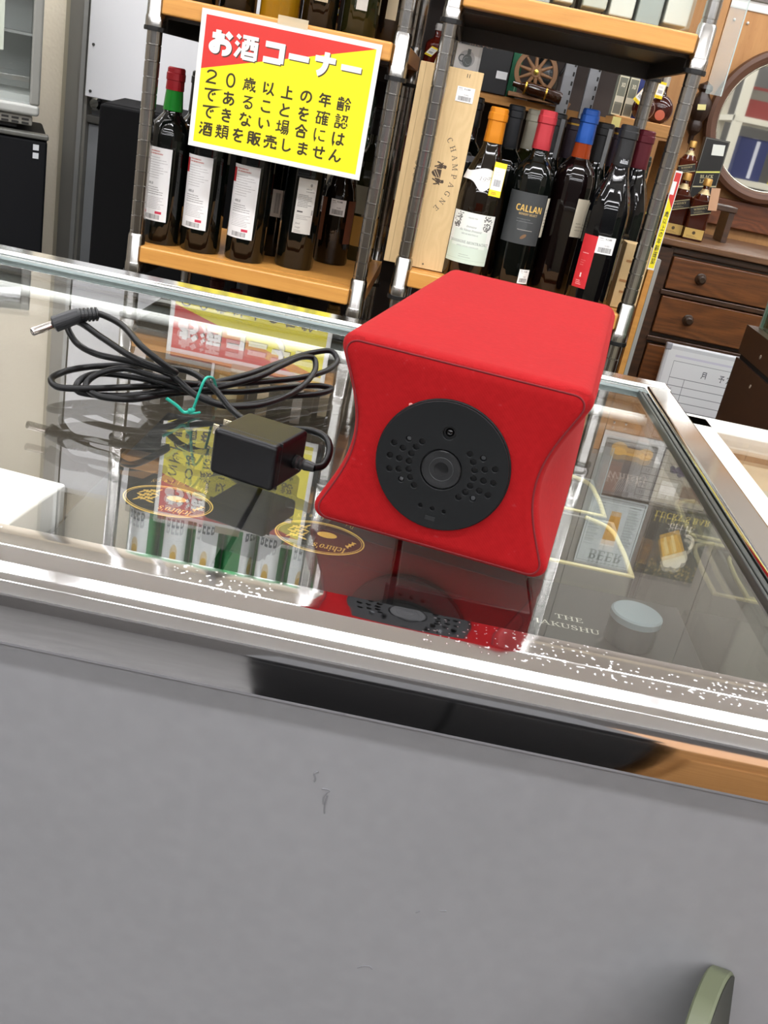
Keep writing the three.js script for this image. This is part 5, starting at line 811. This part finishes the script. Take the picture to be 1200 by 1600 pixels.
  square('square whisky bottle with slanted black label, on the dresser edge next to the post', 0.565, -2.60, 0.05, 0.15, 0.983, amber, goldCap);
  const rk = thing('bottle_riser', 'dark wooden riser on the dresser carrying a bottle and a black box', 'riser', [0.64, 0.983, -2.74]);
  part(rk, 'riser_top', rbox(0.19, 0.014, 0.1, 0.002, 0, 0.083, 0), darkOak); for (const x of [-0.085, 0.085]) part(rk, 'riser_leg', box(0.014, 0.0755, 0.09, x, 0.038, 0), darkOak);
  square('blue-grey labelled square whisky bottle with gold cap, standing on the riser', 0.585, -2.735, 0.046, 0.135, 1.0735, M(0x4a1c0c, 0.06), goldCap);
  const bg = thing('black_gold_box', 'black spirit box with slanted gold lettering and a yellow tag, left of the mirror', 'box', [0.642, 1.0735, -2.745], -0.1);
  const bgTex = print(256, 512, (g, w, h) => { g.fillStyle = '#191815'; g.fillRect(0, 0, w, h); g.strokeStyle = '#77756a'; g.lineWidth = 5; g.strokeRect(4, 4, w - 8, h - 8); g.save(); g.translate(128, 330); g.rotate(-0.16); g.fillStyle = '#d6d36a'; g.fillRect(-130, -60, 260, 14); g.fillStyle = '#bfb68c'; g.font = 'bold 40px serif'; g.textAlign = 'center'; g.fillText('BLACK', 0, 0); g.fillText('LABEL', 0, 40); g.fillRect(-130, 66, 260, 10); g.restore(); });
  const bgc = part(bg, 'carton', rbox(0.062, 0.15, 0.05, 0.001, 0, 0.0755, 0), M(0x191815, 0.4)); { const f = new THREE.Mesh(plane(0.06, 0.147, 0, 0.0755, 0.0255), printed(bgTex, 0.4)); f.name = numbered('printed_face'); add(f, bgc); }
  part(bg, 'price_tag', at(box(0.03, 0.026, 0.001), 0.008, 0.125, 0.027, 0, 0, 0.1), M(0xd9dcd2, 0.5), 'white tag');
  const vt = thing('hanging_flask', 'dark brown decorative flask with yellow sticker, hanging left of the mirror', 'flask', [0.6155, 1.2745, -2.93]);
  part(vt, 'flask_body', lathe([[0, -0.075], [0.006, -0.07], [0.008, -0.05], [0.018, -0.038], [0.02, -0.022], [0.017, -0.012], [0.026, 0.0], [0.03, 0.02], [0.027, 0.04], [0.018, 0.052], [0.014, 0.06], [0.02, 0.068], [0.018, 0.078], [0.006, 0.085], [0, 0.09]], 28), M(0x2c1c12, 0.4));
  part(vt, 'sticker', at(box(0.022, 0.014, 0.0008), -0.002, 0.022, 0.031, -0.05, 0, 0.15), M(0xd8cf8a, 0.6), 'yellow sticker');

  // round mirror set in a barrel head
  const m = thing('barrel_mirror', 'round mirror framed in a dark barrel hoop, hanging on the plywood', 'mirror', [0.842, 1.286, -2.955]);
  part(m, 'barrel_frame', at(lathe([[0.166, 0], [0.2, 0], [0.201, 0.012], [0.197, 0.026], [0.186, 0.03], [0.172, 0.026], [0.166, 0.012], [0.166, 0]], 96), 0, 0, 0, Math.PI / 2), barrelWood);
  part(m, 'metal_lip', at(new THREE.TorusGeometry(0.1675, 0.0022, 10, 96), 0, 0, 0.016), M(0xcac4b2, 0.25, 0.9));
  part(m, 'mirror_glass', at(new THREE.CylinderGeometry(0.167, 0.167, 0.003, 96), 0, 0, 0.011, Math.PI / 2), M(0xdfe0da, 0.02, 1));
  part(m, 'barrel_stave', rbox(0.40, 0.075, 0.016, 0.004, 0.03, -0.24, -0.008), grain([118, 66, 34], [66, 34, 18], 53, 0.4, 3, 5));
}
{ // dark brown pedestal display with a glass box, near right
  const p = thing('brown_pedestal_case', 'dark brown pedestal with a glass display box on top, at the right edge', 'display case', [0, 0, 0]);
  part(p, 'lower_cabinet', box(0.5, 0.806, 0.72, 0.884, 0.418, -1.638), brownBoard); part(p, 'upper_drawer', box(0.5, 0.056, 0.72, 0.884, 0.860, -1.638), brownBoard); part(p, 'seam_gap', box(0.49, 0.012, 0.71, 0.884, 0.8265, -1.638), M(0x0f0a07, 0.8));
  const gb = part(p, 'glass_box', box(0.46, 0.19, 0.005, 0.884, 0.984, -1.98), greenPane); for (const g of [box(0.005, 0.19, 0.66, 0.656, 0.984, -1.65), box(0.46, 0.19, 0.005, 0.884, 0.984, -1.32), box(0.46, 0.005, 0.66, 0.884, 1.082, -1.65)]) { const o = new THREE.Mesh(g, greenPane); o.name = numbered('glass_side'); add(o, gb); }
  for (const x of [0.656, 1.112]) part(p, 'edge_post', box(0.006, 0.19, 0.006, x, 0.984, -1.98), M(0x8d9a90, 0.3, 0.4));
  for (const [x, y] of [[0.6335, 0.853], [0.6335, 0.795]]) part(p, 'cam_cover', at(cyl(0.004, 0.001, 0, 0, 0, 12), x, y, -1.86, 0, 0, Math.PI / 2), M(0x8a7a6a, 0.6));
  const gs = thing('glass_tumbler', 'clear and black tumbler inside the glass box at the right edge', 'glass', [0.70, 0.8895, -1.93]);
  part(gs, 'tumbler', lathe([[0, 0], [0.026, 0], [0.03, 0.07], [0.028, 0.07], [0.024, 0.006], [0, 0.006]], 32), M(0xdfe6e2, 0.03, 0, { transmission: 1, thickness: 0 })); part(gs, 'dark_ball', new THREE.SphereGeometry(0.019, 24, 16).translate(0, 0.026, 0), M(0x0c0e0d, 0.15));
}

// ------------------------------------------------------------------ tin signs high on the plywood, mirrored in the counter glass
{
  const tin = (label, x, y, w, h, tex, tilt = 0) => { const t = thing('tin_sign', label, 'sign', [x, y, ZB + 0.0265]); part(t, 'tin_plate', rbox(w, h, 0.004, 0.0018), M(0x8a8578, 0.4, 0.5)); part(t, 'printed_face', plane(w - 0.004, h - 0.004, 0, 0, 0.0024), printed(tex, 0.4)); t.rotation.z = tilt; return t; };
  const mug = (g, x, y, s) => { g.save(); g.translate(x, y); g.rotate(0.5); g.scale(s, s); g.fillStyle = '#e8e2cc'; for (const [a, b, r] of [[-34, -64, 22], [0, -74, 26], [34, -62, 22]]) { g.beginPath(); g.arc(a, b, r, 0, 7); g.fill(); } g.fillStyle = '#d9a83a'; g.beginPath(); g.moveTo(-52, -56); g.lineTo(52, -56); g.lineTo(44, 80); g.lineTo(-44, 80); g.fill(); g.fillStyle = '#efe7c4'; g.fillRect(-56, -62, 112, 34); g.strokeStyle = '#e4dcc0'; g.lineWidth = 15; g.beginPath(); g.arc(62, 10, 32, -1.4, 1.4); g.stroke(); g.fillStyle = '#f0dd98'; g.fillRect(-30, -20, 12, 84); g.fillRect(4, -20, 12, 84); g.restore(); };
  const pub = print(400, 460, (g, w, h) => { g.fillStyle = '#4b453a'; g.fillRect(0, 0, w, h); for (let i = 0; i < 90; i++) { g.fillStyle = ['#8a7a48', '#5f5636', '#a8945a'][i % 3]; g.beginPath(); g.arc(hash(i, 1, 9) * w, 20 + hash(i, 2, 9) * 90, 8, 0, 7); g.fill(); } mug(g, 200, 210, 1.45); g.textAlign = 'center'; g.fillStyle = '#e4e0d4'; g.font = 'bold 46px serif'; g.fillText('-GET IT-', 210, 378); g.fillStyle = '#dcc75c'; g.font = 'bold 56px serif'; g.fillText("LUCKY'S BAR", 200, 440, 370); });
  const beer = print(400, 470, (g, w, h) => { g.fillStyle = '#c9d0cc'; g.fillRect(0, 0, w, h); g.fillStyle = '#5a625c'; g.font = 'bold 92px serif'; g.textAlign = 'center'; g.fillText('BEER', 210, 100); g.fillStyle = '#d8a03a'; g.beginPath(); g.moveTo(150, 150); g.lineTo(250, 150); g.lineTo(236, 380); g.lineTo(164, 380); g.fill(); g.fillStyle = '#eeeade'; g.fillRect(146, 140, 108, 40); g.textAlign = 'left'; textLines(g, 280, 160, 90, 14, 20, '#7d8681', 9, 3); textLines(g, 30, 160, 100, 14, 20, '#7d8681', 9, 5); g.strokeStyle = '#6a726c'; g.lineWidth = 4; g.strokeRect(14, 14, w - 28, h - 28); });
  const whisky = print(400, 520, (g, w, h) => { g.fillStyle = '#6f655e'; g.fillRect(0, 0, w, h); g.fillStyle = '#8a6a5a'; g.fillRect(20, 20, 150, 300); g.fillStyle = '#c9b8a8'; g.font = 'italic bold 90px serif'; g.fillText('Whisky', 60, 220); g.strokeStyle = '#bdb3ac'; g.lineWidth = 4; for (let i = 0; i < 7; i++) { g.beginPath(); g.moveTo(150 + i * 14, 40); g.lineTo(180 + i * 14, 160); g.stroke(); } g.fillStyle = '#d9a648'; g.beginPath(); g.arc(320, 440, 58, 0, 7); g.fill(); g.beginPath(); g.arc(110, 450, 64, 0, 7); g.fill(); g.fillRect(110, 400, 210, 70); g.fillStyle = '#7d4a1c'; g.beginPath(); g.arc(320, 440, 12, 0, 7); g.fill(); });
  tin('dark tin sign with a beer mug, mirrored upside down in the counter glass', 0.947, 1.165 + 0.72, 0.20, 0.24, pub);
  tin('pale tin sign headed BEER, mirrored upside down in the counter glass beside the mug sign', 0.738, 1.165 + 0.72, 0.185, 0.245, beer);
  tin('brown tin sign lettered Whisky with amber shapes, mirrored in the glass near the back edge', 0.722, 1.165 + 0.50, 0.165, 0.18, whisky);
  const gr = thing('grape_picture', 'dark framed grape picture beside the whisky sign, mirrored in the counter glass', 'picture', [0.915, 1.165 + 0.495, ZB + 0.0265]);
  const grape = print(300, 360, (g, w, h) => { g.fillStyle = '#b0a690'; g.fillRect(0, 0, w, h); for (let i = 0; i < 60; i++) { g.fillStyle = ['#3a2c3c', '#55405a', '#2a2030'][i % 3]; g.beginPath(); g.arc(60 + hash(i, 1, 3) * 200, 200 + hash(i, 2, 3) * 120, 15, 0, 7); g.fill(); } g.fillStyle = '#e6e0d2'; g.fillRect(30, 60, 90, 90); g.fillStyle = '#7a5a40'; g.fillRect(150, 40, 120, 100); });
  part(gr, 'frame', rbox(0.18, 0.185, 0.005, 0.002), darkOak); part(gr, 'printed_face', plane(0.172, 0.177, 0, 0, 0.0029), printed(grape, 0.4));
}

// ------------------------------------------------------------------ behind the camera: what the chrome edge and the mirror show
{
  const bc = thing('added_black_cabinet', 'added low black cabinet behind the camera, standing in for dark clothing mirrored in the chrome edge', 'cabinet', [0.1235, 0, 0.62]);  // cabinet added in place of a dark-clothed figure, to darken the chrome reflection
  part(bc, 'carcass', rbox(0.49, 0.80, 0.5, 0.006, 0, 0.4005, 0), M(0x08080a, 0.6)); part(bc, 'top_plate', rbox(0.50, 0.012, 0.52, 0.003, 0, 0.807, 0), M(0x0a0a0c, 0.5)); for (const x of [-0.122, 0.122]) part(bc, 'door', rbox(0.238, 0.76, 0.014, 0.003, x, 0.40, -0.258), M(0x0a0a0b, 0.55));
  const wc = thing('wooden_chest', 'tan wooden chest behind the camera, mirrored at the right end of the chrome edge', 'chest', [0.805, 0, 0.62]);
  part(wc, 'carcass', box(0.82, 0.78, 0.5, 0, 0.39, 0), grain([176, 128, 74], [140, 96, 50], 59, 0.5, 2, 3)); for (const y of [0.2, 0.55]) part(wc, 'drawer', rbox(0.78, 0.3, 0.014, 0.003, 0, y, -0.258), grain([182, 134, 78], [146, 100, 54], 61, 0.5, 2, 3));
  const ws = thing('white_rack', 'white slatted store rack at the far right, visible in the round mirror', 'rack', [0, 0, 0]);
  const wm = M(0xdcd9cc, 0.5);
  for (const x of [1.48, 1.96]) for (const z of [0.1, 0.5]) part(ws, 'rack_post', box(0.05, 1.9, 0.035, x, 0.95, z), wm);
  for (const y of [0.75, 1.1, 1.42, 1.75]) part(ws, 'rack_shelf', box(0.53, 0.03, 0.44, 1.72, y, 0.3), wm);
  const bx = thing('blue_carton', 'blue speckled carton on the white rack, visible in the round mirror', 'box', [1.625, 1.116, 0.22]); part(bx, 'carton', rbox(0.17, 0.22, 0.14, 0.002, 0, 0.1105, 0), M(0x2c3566, 0.5)); part(bx, 'top_tape', box(0.03, 0.001, 0.14, 0, 0.2211, 0), M(0xbfc2d4, 0.4)); part(bx, 'white_label', box(0.02, 0.2, 0.001, 0.02, 0.11, -0.0706), M(0xcfd2e0, 0.5));
  const yx = thing('yellow_card', 'yellow price card on the white rack, visible in the round mirror', 'card', [1.80, 1.1155, 0.12]); part(yx, 'card', box(0.09, 0.075, 0.002, 0, 0.0385, 0), yellowCard); part(yx, 'white_band', box(0.086, 0.02, 0.0006, 0, 0.06, -0.0014), paper);
  const dc = thing('glass_decanter', 'clear glass decanter on the white rack, visible in the round mirror', 'decanter', [1.84, 0.7655, 0.25]); part(dc, 'decanter_body', lathe([[0, 0], [0.07, 0], [0.08, 0.02], [0.05, 0.1], [0.02, 0.16], [0.02, 0.22], [0.03, 0.24]], 32), M(0xdfe6e2, 0.03, 0, { transmission: 0.8, thickness: 0 })); part(dc, 'price_tag', at(box(0.03, 0.06, 0.001), 0, 0.1, -0.07), yellowCard);
  const rx = thing('red_carton', 'red and grey carton on the upper white rack shelf, visible in the round mirror', 'box', [1.60, 1.436, 0.24]); part(rx, 'carton', rbox(0.16, 0.16, 0.15, 0.002, 0, 0.0805, 0), M(0x8a3a38, 0.5)); part(rx, 'grey_band', box(0.161, 0.05, 0.151, 0, 0.12, 0), M(0x77736c, 0.5));
  const gx = thing('dark_carton', 'dark green-black carton on the white rack beside the blue carton', 'box', [1.80, 1.436, 0.26]); part(gx, 'carton', rbox(0.18, 0.2, 0.15, 0.002, 0, 0.1005, 0), M(0x2c302a, 0.5)); part(gx, 'tape', box(0.03, 0.0008, 0.15, 0, 0.2009, 0), M(0x8a7a55, 0.5));
}

renderer.render(scene, camera);
